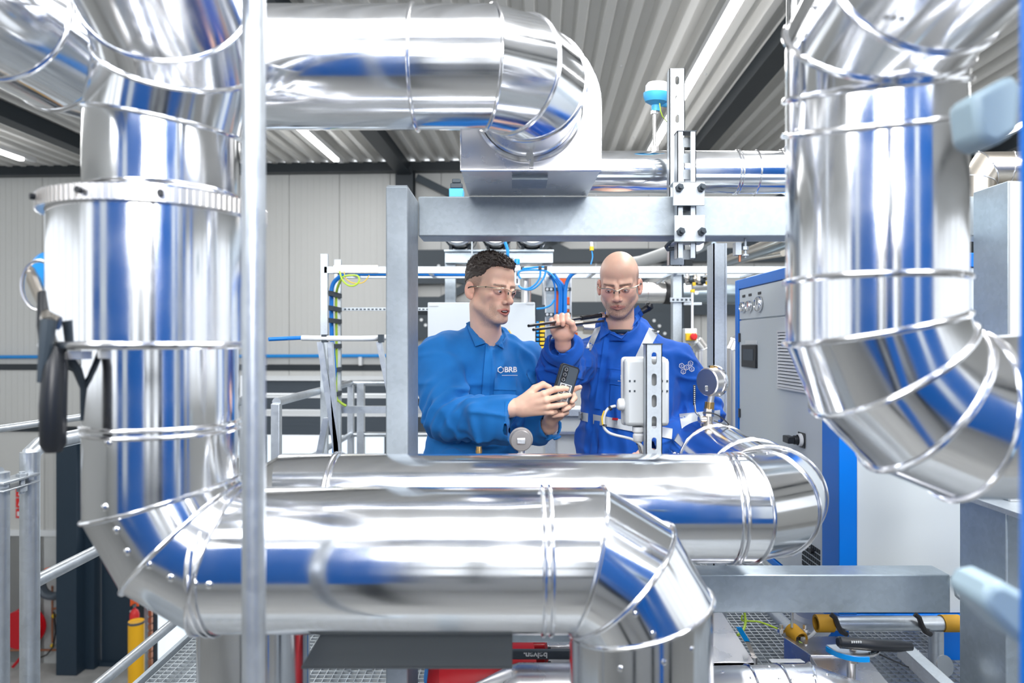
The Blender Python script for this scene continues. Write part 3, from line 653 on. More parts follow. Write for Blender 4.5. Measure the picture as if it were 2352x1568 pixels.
t = thing('pipe_hanger', 'small clamp with threaded bolts hanging under the upper beam', 'clamp', P(1705, 575, 2.2))
obj('plate', MB().box(P(1690, 585, 2.17), P(1703, 556, 2.17)+V((0, .03, 0))), M['zinc_strut'], t)
obj('bolt', MB().cyl(P(1712, 545, 2.18), P(1712, 592, 2.18), .0045, n=12).cyl(P(1711, 566, 2.18), P(1711, 574, 2.18), .011, n=6).cyl(P(1711, 584, 2.18), P(1711, 588, 2.18), .012, n=12), M['zinc_strut'], t)
obj('bolt', MB().cyl(P(1699, 575, 2.18), P(1699, 601, 2.18), .0042, n=12), M['copper'], t)
# ------------------------------------------------------------------ temperature sensor on the thin pipe
sy = DY; c = P(1503, 345, sy)
t = thing('temperature_sensor', 'blue and white round temperature sensor head on a thin steel stem', 'sensor', c)
obj('stem', MB().cyl(c+V((0, 0, -.01)), P(1503, 262, sy), .0065, n=16), M['satin_steel'], t)
obj('nut', MB().cyl(c+V((0, 0, -.004)), c+V((0, 0, .012)), .016, n=6).cyl(P(1503, 262, sy), P(1503, 254, sy), .013, n=6), M['satin_steel'], t)
h = P(1506, 255, sy)
obj('housing', MB().lathe([(0, 0), (.016, 0), (.017, .02), (.040, .032), (.048, .048), (.049, .062), (.044, .064), (0, .064)], h, (0.05, -.12, 1), 36), M['sky_plastic'], t)
obj('lid', MB().lathe([(.043, .064), (.043, .088), (.036, .098), (0, .100)], h, (0.05, -.12, 1), 36), M['white_plastic'], t)
obj('cable_gland', MB().cyl(h+V((.01, 0, .03)), h+V((.062, 0, .02)), .011, n=12), M['sky_plastic'], t)
obj('earth_wire', MB().tube([P(1515, 237, sy-.06), P(1517, 255, sy-.06), P(1522, 268, sy-.05), P(1532, 280, sy)], .002, 6), M['green_wire'], t)
t = thing('valve_actuator', 'small dark and blue valve top showing over the beam left of the arched box', 'actuator', P(1048, 450, 2.6))
obj('body', MB().box(P(1031, 455, 2.6), P(1064, 432, 2.6)+V((0, .06, 0))), M['sky_plastic'], t, bevel=.004)
obj('knob', MB().box(P(1034, 432, 2.61), P(1062, 420, 2.61)+V((0, .04, 0))).box(P(1038, 420, 2.61), P(1058, 410, 2.61)+V((0, .03, 0))), M['dark_brace'], t, bevel=.003)
# ------------------------------------------------------------------ junction box on the strut in front of the second man
yb = 1.97; a = P(1484, 1130, yb); b = P(1521, 791, yb)
slotted('slotted_strut', 'slotted galvanised strut rising from the middle pipe and carrying the grey box', a.x, b.x, yb, .85, b.z, first=.04, pitch=.0615, sl=.036, sw=.0145)
obj('end_cap', MB().box((a.x-.002, yb-.002, b.z), (b.x+.002, yb+.043, b.z+.003)), M['dark_brace'], bpy.data.objects['slotted_strut.001'])
a = P(1434, 978, 2.03); b = P(1536, 822, 2.03)
t = thing('junction_box', 'pale grey plastic junction box fixed behind the slotted strut', 'box', ((a.x+b.x)/2, 2.03, a.z))
obj('box_body', MB().box((a.x, 2.016, a.z), (b.x, 2.065, b.z)), M['grey_plastic'], t, bevel=.012)
obj('cover', MB().box((a.x-.003, 2.065, a.z-.003), (b.x+.003, 2.085, b.z+.003)), M['white_plastic'], t, bevel=.01)
for px_ in (1446, 1457, 1520, 1532):
    for py_ in (875, 898): obj('slot', MB().box(P(px_-1.5, py_+2.5, 2.0165)-V((0, .0012, 0)), P(px_+2.5, py_-2.5, 2.0165)), M['dark_brace'], t)
c = P(1432, 928, 2.04); obj('cable_gland', MB().lathe([(.0, 0), (.014, 0), (.018, .004), (.019, .018), (.014, .022), (.014, .03), (.02, .032), (.02, .045)], c+V((-.018, 0, 0)), (1, 0, -.05), 16), M['white_plastic'], t)
c = P(1466, 998, 2.04); obj('cable_gland', MB().lathe([(.0, 0), (.013, 0), (.016, .004), (.0165, .02), (.013, .024), (.018, .03), (.018, .044)], c+V((0, 0, -.02)), (0, 0, 1), 16), M['white_plastic'], t)
t = thing('sensor_cable', 'grey cable looping from the grey box gland down to the strut', 'cable', P(1390, 960, 2.04))
path = [P(1414, 932, 2.04), P(1400, 936, 2.04), P(1390, 948, 2.04), P(1386, 965, 2.04), P(1388, 982, 2.04), P(1398, 993, 2.04), P(1414, 999, 2.04), P(1436, 1004, 2.04), P(1455, 1010, 2.04), P(1474, 1024, 2.03), P(1480, 1045, 2.03)]
def smooth_path(pts, n=6):
    out = []; k = len(pts)
    for i in range(k-1):
        p0 = pts[max(i-1, 0)]; p1 = pts[i]; p2 = pts[i+1]; p3 = pts[min(i+2, k-1)]
        for j in range(n):
            s = j/n; out.append(.5*((2*p1)+(p2-p0)*s+(2*p0-5*p1+4*p2-p3)*s*s+(3*p1-p0-3*p2+p3)*s**3))
    return out+[pts[-1]]
obj('sheath', MB().tube(smooth_path(path), .0042, 10), M['grey_plastic'], t)
obj('tie', MB().cyl(P(1389, 974, 2.04), P(1388, 978, 2.04), .007, n=10).cyl(P(1399, 939, 2.04), P(1404, 936, 2.04), .007, n=10), M['black_plastic'], t)
obj('earth_wire', MB().tube(smooth_path([P(1388, 943, 2.032), P(1383, 958, 2.032), P(1384, 975, 2.032)]), .0022, 6), M['yellow'], t)
t = thing('power_cable', 'thick brown-grey cable leaving the bottom of the grey box', 'cable', P(1468, 1030, 2.04))
obj('sheath', MB().tube([P(1466, 1012, 2.045), P(1470, 1030, 2.045), P(1479, 1060, 2.04)], .0055, 10), M['satin_warm'], t)
obj('tie', MB().cyl(P(1467, 1015, 2.045), P(1468, 1019, 2.045), .0085, n=10), M['black_plastic'], t)
# ------------------------------------------------------------------ pressure gauge on the leg
c = P(1634, 876, 2.34); ax = V((.80, .50, .05)).normalized(); lz = BZ+R0
def gauge(label, c, ax, r, d, zb, face=True, lever=True):
    t = thing('pressure_gauge', label, 'gauge', V((c.x, c.y, zb)))
    obj('gauge_case', MB().lathe([(0, -d*.5), (r*.90, -d*.5), (r*.97, -d*.42), (r*.97, d*.36)], c, ax, 40), M['satin_steel'], t)
    obj('bezel', MB().lathe([(r*.97, d*.30), (r*1.07, d*.32), (r*1.09, d*.45), (r*1.03, d*.55), (r*.9, d*.56), (r*.88, d*.48)], c, ax, 40), M['bead'], t)
    obj('dial', MB().lathe([(0, d*.49), (r*.9, d*.49)], c, ax, 32), M['white_paint'], t)
    return t
t = gauge('round steel pressure gauge seen from behind, on a valve atop the pipe leg', c, ax, .050, .048, lz)
obj('stem', MB().cyl((c.x-.005, c.y, c.z-.075), (c.x, c.y, c.z-.045), .012, n=12), M['satin_steel'], t)
obj('brass_nut', MB().cyl((c.x-.008, c.y, c.z-.094), (c.x-.006, c.y, c.z-.070), .0165, n=16), M['brass'], t)
obj('valve_body', MB().cyl((c.x-.010, c.y, c.z-.118), (c.x-.008, c.y, c.z-.092), .018, n=6).cyl((c.x-.012, c.y, lz-.01), (c.x-.010, c.y, c.z-.116), .0155, n=12).cyl((c.x-.045, c.y-.005, lz+.018), (c.x, c.y, lz+.018), .011, n=12).cyl((c.x-.012, c.y, lz-.006), (c.x-.012, c.y, lz+.004), .026, n=20), M['satin_warm'], t)
obj('lever', MB().tube([P(1610, 968, 2.31), P(1608, 958, 2.3), P(1597, 945, 2.3), P(1595, 925, 2.3)], .0035, 8), M['chrome'], t)
obj('lever_sleeve', MB().box(P(1592.5, 930, 2.297), P(1598, 884, 2.297)+V((0, .004, 0))), M['black_plastic'], t, bevel=.001)
mb = MB()
for k in range(9): mb.box(P(1594, 889+k*4.4, 2.2965), P(1596.6, 887+k*4.4, 2.2965)+V((0, .001, 0)))
obj('lettering', mb, M['white_text'], t)
obj('back_mark', MB().box(c-ax*.026+V((-.004, -.002, -.030)), c-ax*.024+V((.010, .002, -.012))), M['chrome'], t, bevel=.001)
obj('top_plug', MB().cyl(c+V((0, 0, .046)), c+V((0, 0, .055)), .009, n=12), M['brass'], t)
obj('strap', MB().tube(smooth_path([P(1614, 948, 2.31), P(1640, 950, 2.31), P(1660, 961, 2.31), P(1673, 976, 2.31), P(1640, 966, 2.31)]), .0022, 6), M['black_plastic'], t)
c = P(1197, 1010, 1.98)
t = gauge('round grey gauge back below the first man\'s sleeve, half hidden by the pipe', c, V((0, 1, 0.05)).normalized(), .032, .03, BZ+.05)
for c_ in t.children: c_.data.materials[0] = M['gauge_grey']
obj('stem', MB().cyl(c+V((0, 0, -.25)), c+V((0, 0, -.03)), .009, n=12), M['satin_steel'], t)
obj('back_mark', MB().box(c+V((-.012, -.0175, -.010)), c+V((.012, -.0145, .008))), M['chrome'], t, bevel=.002)
c = P(1100, 1042, 1.98)
tag(obj('brass_fitting', MB().cyl(c-V((0, 0, .3)), c+V((0, 0, .022)), .0085, n=16).cyl(c+V((0, 0, .004)), c+V((0, 0, .012)), .0097, n=16), M['brass']), 'short upright brass fitting below the first man\'s jacket hem', 'fitting')
# ------------------------------------------------------------------ blue cabinet
CX = 1.154; CYN = 2.40; CYF = 3.52; CT = 1.762; CB = .49
def FY(px): return CX*F/(px-1176)
def FP(px, py): y = FY(px); return V((CX, y, CAMZ-(py-784)/F*y))
t = thing('control_cabinet', 'pale grey machine cabinet with bright blue frame, gauges and a rotary switch', 'cabinet', (CX+.4, 2.9, 0))
obj('carcass', MB().box((CX+.012, CYN+.02, CB), (CX+.9, CYF-.01, CT-.01)), M['cabinet_grey'], t)
mb = MB().box((CX-.004, 3.472, CB), (CX+.05, CYF, CT)).box((CX-.004, CYN, CB), (CX+.06, 2.534, CT)).box((CX-.003, 2.534, CT-.047), (CX+.05, 3.472, CT)).box((CX-.004, CYN, CB-.03), (CX+.9, CYF, CB))
mb.box((CX+.85, CYN, CB), (CX+.92, CYN+.05, CT)).box((CX, CYN, CT-.05), (CX+.9, CYN+.04, CT))
obj('frame', mb, M['blue_paint'], t, bevel=.003)
for x, y in ((CX+.34, CYN+.75), (CX+.85, CYN+.75), (CX+.34, CYF-.05), (CX+.85, CYF-.05)): obj('leg', MB().box((x-.04, y-.04, 0), (x+.04, y+.04, CB-.03)), M['blue_paint'], t)
zs_ = FP(1697, 735).z
obj('upper_panel', MB().box((CX+.002, 2.538, zs_+.003), (CX+.014, 3.468, CT-.051)), M['cabinet_grey'], t, bevel=.002)
d = obj('door', MB().box((CX+.002, 2.538, CB+.005), (CX+.014, 3.468, zs_-.003)), M['cabinet_grey'], t, bevel=.002)
obj('side_panel', MB().box((CX+.062, CYN+.008, CB+.003), (CX+.848, CYN+.02, CT-.052)), M['cabinet_grey'], t, bevel=.002)
for k, (px_, py_, r) in enumerate(((1709, 705, .026), (1723.5, 703, .027), (1745, 698, .036))):
    c = FP(px_, py_)
    g_ = obj('gauge', MB().lathe([(r, 0), (r, .012), (r*.9, .018), (r*.84, .014)], c, (-1, 0, 0), 28), M['chrome'], t)
    obj('dial', MB().lathe([(0, .013), (r*.86, .013)], c, (-1, 0, 0), 24), M['white_paint'], g_)
    obj('needle', MB().box(c+V((-.0145, -.002, -.004)), c+V((-.0135, .002, r*.7))), M['red_bright' if k == 1 else 'black_text'], g_)
    c = FP(px_-1, 679+(-2 if k else 1)-(k == 2)*4); obj('label_plate', MB().box(c+V((-.001, -.018, -.006)), c+V((.003, .018, .006))), M['black_plastic'], t)
a = FP(1706, 842); b = FP(1739, 792)
obj('screen_bezel', MB().box((CX-.008, b.y, a.z+.0), (CX+.003, a.y, b.z)), M['black_plastic'], t, bevel=.003)
obj('screen', MB().box((CX-.0095, b.y+.03, a.z+.035), (CX-.008, a.y-.03, b.z-.02)), M['dark_panel'], t)
a = FP(1712, 790); obj('label_plate', MB().box((CX-.001, a.y-.16, a.z-.001), (CX+.003, a.y, a.z+.018)), M['white_paint'], t)
# louvred vent: each slat its own
a = FP(1792, 887); b = FP(1845, 765); vz0 = a.z; vz1 = FP(1792, 763).z; vy1 = a.y; vy0 = vy1-.30
v_ = obj('vent', MB().box((CX-.002, vy0, vz0), (CX+.003, vy1, vz1)), M['dark_brace'], t)
ns = 17
for k in range(ns):
    z = vz0+(vz1-vz0)*(k+.5)/ns; hh = (vz1-vz0)/ns*.36
    obj('slat', MB().prism([(CX-.012, z-hh), (CX+.0, z-hh), (CX, z+hh), (CX-.006, z+hh)], 'y', 0, 1, M=Matrix(((1,0,0,0),(0,vy1-vy0,0,vy0),(0,0,1,0),(0,0,0,1)))), M['white_plastic'], v_)
mb = MB().box((CX-.012, vy0-.008, vz0-.008), (CX, vy0, vz1+.008)).box((CX-.012, vy1, vz0-.008), (CX, vy1+.008, vz1+.008)).box((CX-.012, vy0, vz1), (CX, vy1, vz1+.008)).box((CX-.012, vy0, vz0-.008), (CX, vy1, vz0)); obj('vent_frame', mb, M['white_plastic'], v_)
c = FP(1842, 1010)
k_ = obj('switch_plate', MB().box(c+V((-.004, -.032, -.030)), c+V((0, .032, .030))), M['black_plastic'], t, bevel=.002)
obj('switch_ring', MB().lathe([(.026, 0), (.026, .012), (.021, .014), (.02, .0)], c+V((-.004, 0, 0)), (-1, 0, 0), 28), M['white_plastic'], k_)
obj('switch_handle', MB().cyl(c+V((-.004, 0, 0)), c+V((-.035, 0, 0)), .018, n=20).box(c+V((-.060, -.012, -.014)), c+V((-.032, .045, .014))), M['black_plastic'], k_, bevel=.003)
for px_, py_ in ((1699, 775), (1699, 948)):
    c = FP(px_, py_); obj('hinge', MB().box(c+V((-.004, -.01, -.022)), c+V((0, .01, .022))), M['black_plastic'], t)
a = FP(1800, 1290); mb = MB()
for i in range(9):
    for j in range(7): mb.box((CX-.0005, 2.56+i*.018, .52+j*.022), (CX+.0025, 2.573+i*.018, .536+j*.022))
obj('perforation', mb, M['black_steel'], t)
obj('lock', MB().cyl(FP(1867, 1265), FP(1867, 1265)+V((-.012, 0, 0)), .010, n=14), M['black_plastic'], t)
# ------------------------------------------------------------------ racks and equipment behind the men
ZS = M['zinc_strut']; sp = smooth_path
def bar(mb, px0, py0, px1, py1, Y, d=.03):
    a = P(min(px0, px1), max(py0, py1), Y); b = P(max(px0, px1), min(py0, py1), Y); return mb.box(a, b+V((0, d, 0)))
# vertical cable ladder
LX = -1.14
t = thing('cable_ladder', 'upright galvanised cable ladder with blue and yellow-green cables at its side', 'cable ladder', (LX, 4.3, 0))
for y, h in ((4.15, P(0, 583, 4.15).z), (4.47, P(0, 596, 4.47).z)): obj('side_rail', MB().box((LX-.022, y-.015, 0), (LX+.022, y+.015, h)), ZS, t, bevel=.003)
for py_ in (672, 706, 735, 795, 852, 910): 
    z = P(0, py_, 4.15).z; obj('rung', MB().box((LX+.0, 4.165, z-.014), (LX+.03, 4.455, z+.014)), M['dark_brace'], t)
t = thing('power_cable', 'thick blue cable rising on the upright ladder and bending over its top', 'cable', (LX, 4.3, 0))
obj('sheath', MB().tube(sp([P(768, 1040, 4.33), P(767, 960, 4.33), P(765, 900, 4.3), P(768, 850, 4.3), P(762, 770, 4.3), P(761, 690, 4.3), P(763, 658, 4.3), P(775, 640, 4.3), P(800, 630, 4.3), P(900, 629, 4.3), P(1100, 630, 4.3)], 5), .0135, 10), M['blue_cable'], t)
t = thing('earth_cable', 'yellow and green earth cable rising on the upright ladder, looped at the top', 'cable', (LX+.05, 4.3, 0))
obj('sheath', MB().tube(sp([P(795, 932, 4.36), P(780, 922, 4.36), P(772, 905, 4.36), P(773, 800, 4.36), P(772, 700, 4.36), P(774, 665, 4.36), P(785, 638, 4.34)], 5), .0085, 8), M['green_wire'], t)
obj('loop', MB().tube(sp([P(780, 622, 4.1), P(786, 642, 4.1), P(800, 655, 4.1), P(815, 655, 4.1), P(825, 645, 4.1), P(822, 634, 4.1), P(810, 632, 4.1), P(788, 636, 4.1), P(776, 660, 4.2)], 5), .0055, 8), M['green_wire'], t)
obj('loop', MB().tube(sp([P(790, 622, 4.1), P(795, 640, 4.1), P(812, 650, 4.1), P(835, 648, 4.1), P(848, 632, 4.1)], 5), .003, 6), M['yellow'], t)
# long horizontal cable ladder
t = thing('cable_ladder', 'long horizontal galvanised cable ladder crossing behind both heads', 'cable ladder', (.4, 4.3, 1.86))
z0, z1 = P(0, 628, 4.15).z, P(0, 612, 4.15).z
obj('side_rail', MB().box((LX, 4.135, z0), (2.4, 4.165, z1)), ZS, t, bevel=.002)
obj('side_rail', MB().box((LX, 4.455, z0), (2.4, 4.485, z1)), ZS, t, bevel=.002)
for k in range(14):
    x = -1.0+.25*k; obj('rung', MB().box((x-.012, 4.165, z0), (x+.012, 4.455, z0+.012)), M['zinc_tube'], t)
obj('joint_plate', bar(MB(), 766, 609, 868, 626, 4.128, .006), M['satin_warm'], t)
t = thing('slotted_rail', 'thin perforated rail at mid height left of the thick frame post', 'rail', P(840, 712, 4.3))
obj('rail', bar(MB(), 785, 713, 985, 706, 4.3, .04), ZS, t)
mb = MB()
for k in range(22): bar(mb, 790+k*9, 711.5, 795+k*9, 708.5, 4.297, .004)
obj('slot_row', mb, M['dark_brace'], t)
t = thing('platform_crossbar', 'galvanised crossbar at waist height left of the first man', 'bar', P(830, 940, 4.5))
obj('bar', bar(MB(), 769, 949, 1330, 933, 4.5, .05), M['zinc_tube'], t)
# step ladder
SY = 3.0
t = thing('step_ladder', 'aluminium step ladder with a round white grab rail on top, partly blue', 'ladder', P(760, 1100, SY))
obj('grab_rail', MB().tube(sp([P(693, 776, SY), P(760, 777, SY), P(850, 777, SY), P(893, 774, SY+.1)], 4), .0125, 12), M['white_paint'], t)
obj('grip', MB().tube([P(617, 779, SY-.05), P(660, 777, SY), P(696, 775.5, SY)], .0088, 10), M['blue_cable'], t)
def leg(pts, w_, Y, d=.03):
    mb = MB(); a, b = [P(x, y, Y) for x, y in pts]; h = V((w_/2, 0, 0))
    mb.add([a-h, a+h, b+h, b-h]+[p+V((0, d, 0)) for p in (a-h, a+h, b+h, b-h)], [(0,1,2,3), (7,6,5,4), (0,4,5,1), (1,5,6,2), (2,6,7,3), (3,7,4,0)]); return mb
zf = 784+CAMZ/SY*F
def ext(p, q, yy): s = (yy-p[1])/(q[1]-p[1]); return (p[0]+(q[0]-p[0])*s, yy)
for p, q, w_ in (((734, 785), (768, 1010), .026), ((757, 785), (772, 1040), .020), ((869, 785), (893, 900), .022), ((748, 960), (733, 1040), .026)):
    obj('leg', leg([p, ext(p, q, zf-2)], w_, SY), M['zinc_tube'], t)
obj('bracket', MB().box(P(738, 786, SY-.01), P(750, 768, SY-.01)+V((0, .03, 0))).box(P(868, 786, SY-.01), P(880, 768, SY-.01)+V((0, .03, 0))), M['dark_brace'], t)
for k, yy in enumerate((1100, 1250, 1400)):
    a = P(735, yy, SY); obj('step', MB().box((a.x, SY, a.z), (a.x+.34, SY+.09, a.z+.03)), M['zinc_tube'], t)
# galvanised channel on a post with three clad pipes lying on it
t = thing('channel_support', 'galvanised channel beam on posts, carrying three silver pipes behind the first man', 'beam', P(1140, 700, 4.7))
obj('channel', MB().box(P(1022, 601, 4.7), P(1270, 575, 4.7)+V((0, .012, 0))).box(P(1020, 577, 4.66), P(1272, 573, 4.66)+V((0, .1, 0))).box(P(1022, 603, 4.66), P(1270, 599, 4.66)+V((0, .1, 0))), M['galv_shade'], t)
for a, b in ((1022, 1046), (1246, 1268)):
    p0 = P(a, 600, 4.72); p1 = P(b, 600, 4.72); obj('post', MB().box((p0.x, 4.72, 0), (p1.x, 4.80, p0.z)), M['galvanised'], t)
for k, (px_, r) in enumerate(((1056, .105), (1140, .095), (1222, .105))):
    c = P(px_, 573, 4.7); z = c.z+r+.012
    t2 = thing('clad_pipe_run', ['left one of the three silver pipes lying on the channel beam', 'middle one of the three silver pipes lying on the channel beam', 'right one of the three silver pipes lying on the channel beam'][k], 'pipe', (c.x, 5.2, z), 'pipes on the channel beam')
    duct(t2, [V((c.x, 4.45, z)), V((c.x, 6.6, z+.0))], r, M['satin_steel'], seams=[(0, .1), (0, .5)], n=32)
    obj('clamp', MB().tube([V((c.x+math.cos(a)*(r+.006), 4.73, z+math.sin(a)*(r+.006))) for a in [PI+PI*i/12 for i in range(13)]], .006, 6).box((c.x-r*.7, 4.69, z-r-.014), (c.x-r*.5, 4.77, z-r+.03)).box((c.x+r*.5, 4.69, z-r-.014), (c.x+r*.7, 4.77, z-r+.03)), M['dark_brace'], t2)
t = thing('threaded_rod', 'thin threaded rod hanging down left of the first man\'s hair', 'rod', P(1084, 600, 4.3)); obj('rod', MB().cyl(P(1084, 545, 4.3), P(1084, 615, 4.3), .005, n=8), ZS, t)
# white cabinet with warning sign
t = thing('white_cabinet', 'plain white switch cabinet directly behind the first man', 'cabinet', P(1105, 1000, 4.0))
a = P(982, 1010, 4.0); b = P(1229, 694, 4.0)
obj('cabinet_body', MB().box((a.x, 4.01, a.z), (b.x, 4.25, b.z)), M['matt_white'], t, bevel=.004)
obj('door', MB().box((a.x+.002, 3.99, a.z+.002), (b.x-.002, 4.008, b.z-.002)), M['matt_white'], t, bevel=.004)
obj('label_plate', bar(MB(), 986, 703, 1007, 697, 3.986, .004), M['panel_grey'], t); obj('label_plate', bar(MB(), 1209, 699, 1227, 693.5, 3.986, .004), M['panel_grey'], t)
p = P(1169, 768, 3.985)
w_ = obj('warning_sign', MB().prism([(p.x-.017, p.z), (p.x+.017, p.z), (p.x, p.z+.030)], 'y', 3.983, 3.989), M['yellow'], t)
obj('bolt_symbol', MB().prism([(p.x-.002, p.z+.004), (p.x+.003, p.z+.012), (p.x+.0, p.z+.012), (p.x+.002, p.z+.021), (p.x-.004, p.z+.011), (p.x-.0005, p.z+.011)], 'y', 3.981, 3.983), M['black_text'], w_)
for x in (a.x+.04, b.x-.04): obj('leg', MB().box((x-.025, 4.05, 0), (x+.025, 4.15, a.z)), ZS, t)
# air service unit
t = thing('air_regulator', 'small air service unit with a blue knob right of the first man\'s forehead', 'regulator', P(1187, 656, 3.9))
obj('body', bar(MB(), 1182, 655, 1194, 609, 3.9, .05), M['white_plastic'], t, bevel=.003)
obj('knob', MB().lathe([(0, 0), (.016, 0), (.0165, .025), (.014, .03), (0, .03)], P(1187.5, 607, 3.92), (0, 0, 1), 20), M['blue_valve'], t)
obj('gauge', MB().cyl(P(1186.5, 616, 3.9), P(1186.5, 616, 3.885), .0145, n=20), M['white_paint'], t)
for a, b in ((625, 633), (640, 650)): obj('sight_glass', bar(MB(), 1186.5, b, 1189, a, 3.896, .006), M['black_plastic'], t)
obj('fitting', bar(MB(), 1196, 620, 1204, 612, 3.9, .02), M['black_plastic'], t)
t = thing('air_hose', 'thin blue air hoses looping below the long cable ladder', 'hose', P(1230, 660, 3.9))
for pts in ([(1200, 617), (1240, 613), (1254, 614)], [(1241, 618), (1240, 635), (1230, 652), (1215, 662), (1200, 663), (1191, 655)], [(1254, 618), (1250, 635), (1238, 653), (1222, 664), (1205, 664), (1192, 657)], [(1160, 556), (1166, 575), (1166, 590), (1172, 602)], [(1232, 709), (1250, 707), (1265, 700), (1273, 688)], [(1196, 640), (1190, 628), (1200, 621), (1240, 620), (1262, 626), (1275, 640)]):
    obj('hose', MB().tube(sp([P(x, y, 3.88) for x, y in pts], 6), .0055 if pts[0] != (1160, 556) else .009, 8), M['blue_pipe'], t)
obj('joint', bar(bar(MB(), 1237, 619, 1244, 611, 3.87, .02), 1250, 619, 1257, 611, 3.87, .02), M['black_plastic'], t)
# orange valve column with cable bundle
t = thing('cable_riser', 'upright rack with thick blue cables between the two men', 'cable rack', P(1285, 760, 4.4))
for a, b in ((1250, 1254), (1308, 1313)): 
    p0 = P(a, 0, 4.4); p1 = P(b, 0, 4.4); obj('tube', MB().cyl(((p0.x+p1.x)/2, 4.4, 0), ((p0.x+p1.x)/2, 4.4, 1.87), .0075, n=12), M['white_plastic'], t)
p0 = P(1255, 0, 4.45); p1 = P(1274, 0, 4.45); obj('tray', MB().box((p0.x, 4.45, 0), (p1.x, 4.5, 1.87)), M['galv_shade'], t)
for k, py_ in enumerate((664, 722, 780, 840, 900)): 
    obj('crossbar', bar(MB(), 1252, py_+4, 1312, py_-4, 4.38, .01), M['dark_brace'], t)
    for q in (1257, 1266, 1284, 1293, 1303): obj('cable_clip', MB().cyl(P(q, py_, 4.375), P(q, py_, 4.37), .009, n=8), M['white_plastic'], t)
for k, x in enumerate((1275, 1285, 1290, 1297)):
    obj('cable', MB().tube(sp([P(1215+k*10, 622-k, 4.30), P(1250+k*5, 622, 4.30), P(1268+k*4, 640, 4.30), P(x, 665, 4.30), P(x, 720, 4.30), P(x, 900, 4.3)], 5), .0095 if k else .006, 8), M['blue_cable'], t)
obj('cable', MB().tube(sp([P(1345, 620, 4.28), P(1320, 626, 4.28), P(1306, 640, 4.28), P(1299, 665, 4.28), P(1298, 720, 4.28), P(1298, 900, 4.28)], 5), .012, 8), M['blue_cable'], t)
t = thing('orange_valve_unit', 'bright orange valve unit standing behind the blue cables', 'valve', P(1292, 745, 4.7))
obj('bracket', MB().add([P(x, y, 4.6) for x, y in ((1272, 632), (1309, 632), (1300, 668), (1285, 668))]+[P(x, y, 4.64) for x, y in ((1272, 632), (1309, 632), (1300, 668), (1285, 668))], [(0,1,2,3), (7,6,5,4), (0,4,5,1), (1,5,6,2), (2,6,7,3), (3,7,4,0)]), M['orange'], t)
obj('body', bar(MB(), 1270, 745, 1283, 660, 4.62, .08), M['orange'], t, bevel=.005)
obj('body', bar(MB(), 1300, 699, 1310, 682, 4.6, .05), M['orange'], t, bevel=.004)
obj('lever', bar(bar(MB(), 1295, 716, 1312, 710, 4.6, .03), 1304, 770, 1327, 763, 4.6, .03), M['orange'], t, bevel=.003)
for yy in (709, 727): obj('flange', bar(MB(), 1300, yy, 1312, yy-8, 4.6, .03), M['white_plastic'], t)
p0 = P(1305, 0, 4.7); obj('riser', MB().cyl((p0.x, 4.7, 0), (p0.x, 4.7, 1.65), .02, n=16), M['satin_steel'], t)
t = thing('terminal_stack', 'stack of yellow and blue terminals at the right side of the white cabinet', 'terminals', P(1240, 850, 4.1))
for k in range(13):
    y = 738+k*9.5
    obj('terminal', bar(MB(), 1240, y+6, 1250+(k % 3), y, 4.1, .03), M['yellow'], t, bevel=.002); obj('terminal', bar(MB(), 1232, y+6, 1238, y, 4.1, .03), M['blue_valve' if k < 8 else 'blue_paint'], t, bevel=.002)
obj('rail', MB().box((P(1230, 0, 4.14).x, 4.14, 0), (P(1252, 0, 4.14).x, 4.16, P(0, 700, 4.14).z)), M['dark_brace'], t)
t = thing('steel_fittings', 'brown steel pipe fittings behind the hand holding the rods', 'pipe', P(1340, 760, 4.6))
for (x0, y0, x1, y1, r) in ((1310, 748, 1372, 750, .035), (1320, 745, 1338, 745, .045), (1340, 752, 1372, 754, .045), (1232, 835, 1232, 900, .03), (1222, 840, 1245, 840, .035)):
    obj('pipe_piece', MB().cyl(P(x0, y0, 4.6), P(x1, y1, 4.6), r, n=20), M['satin_warm'], t)
t = thing('silver_column', 'shiny upright steel pipe beside the air service unit', 'pipe', P(1210, 690, 4.5))
p0 = P(1208, 0, 4.55); obj('tube', MB().cyl((p0.x, 4.55, 0), (p0.x, 4.55, 1.87), .034, n=24), M['satin_steel'], t)
t = thing('hanging_sensor', 'yellow sensor tip hanging on a blue wire above the long cable ladder', 'sensor', P(1359, 574, 4.0))
obj('body', MB().cyl(P(1358, 550, 4.0), P(1359, 566, 4.0), .009, n=12), M['white_plastic'], t); obj('tip', MB().cyl(P(1359, 566, 4.0), P(1359, 575, 4.0), .012, n=12), M['yellow'], t)
obj('wire', MB().tube(sp([P(1359, 575, 4.0), P(1361, 590, 4.0), P(1357, 607, 4.0)], 5), .004, 6), M['blue_pipe'], t)
# skid boxes behind, between the men
t = thing('grey_skid', 'pale grey steel skid box between the two men at waist height', 'box', P(1290, 1000, 3.7))
a = P(1180, 1500, 3.7); b = P(1345, 942, 3.7)
obj('box_body', MB().box((a.x, 3.72, 0), (b.x, 3.97, b.z)), M['sheet'] if 0 else M['panel_grey'], t, bevel=.006)
obj('top_edge', bar(MB(), 1178, 955, 1345, 941, 3.69, .04), ZS, t); obj('crossbar', bar(MB(), 1180, 997, 1345, 991, 3.68, .03), M['zinc_tube'], t)
obj('upright', bar(MB(), 1252, 1100, 1276, 955, 3.70, .02), ZS, t)
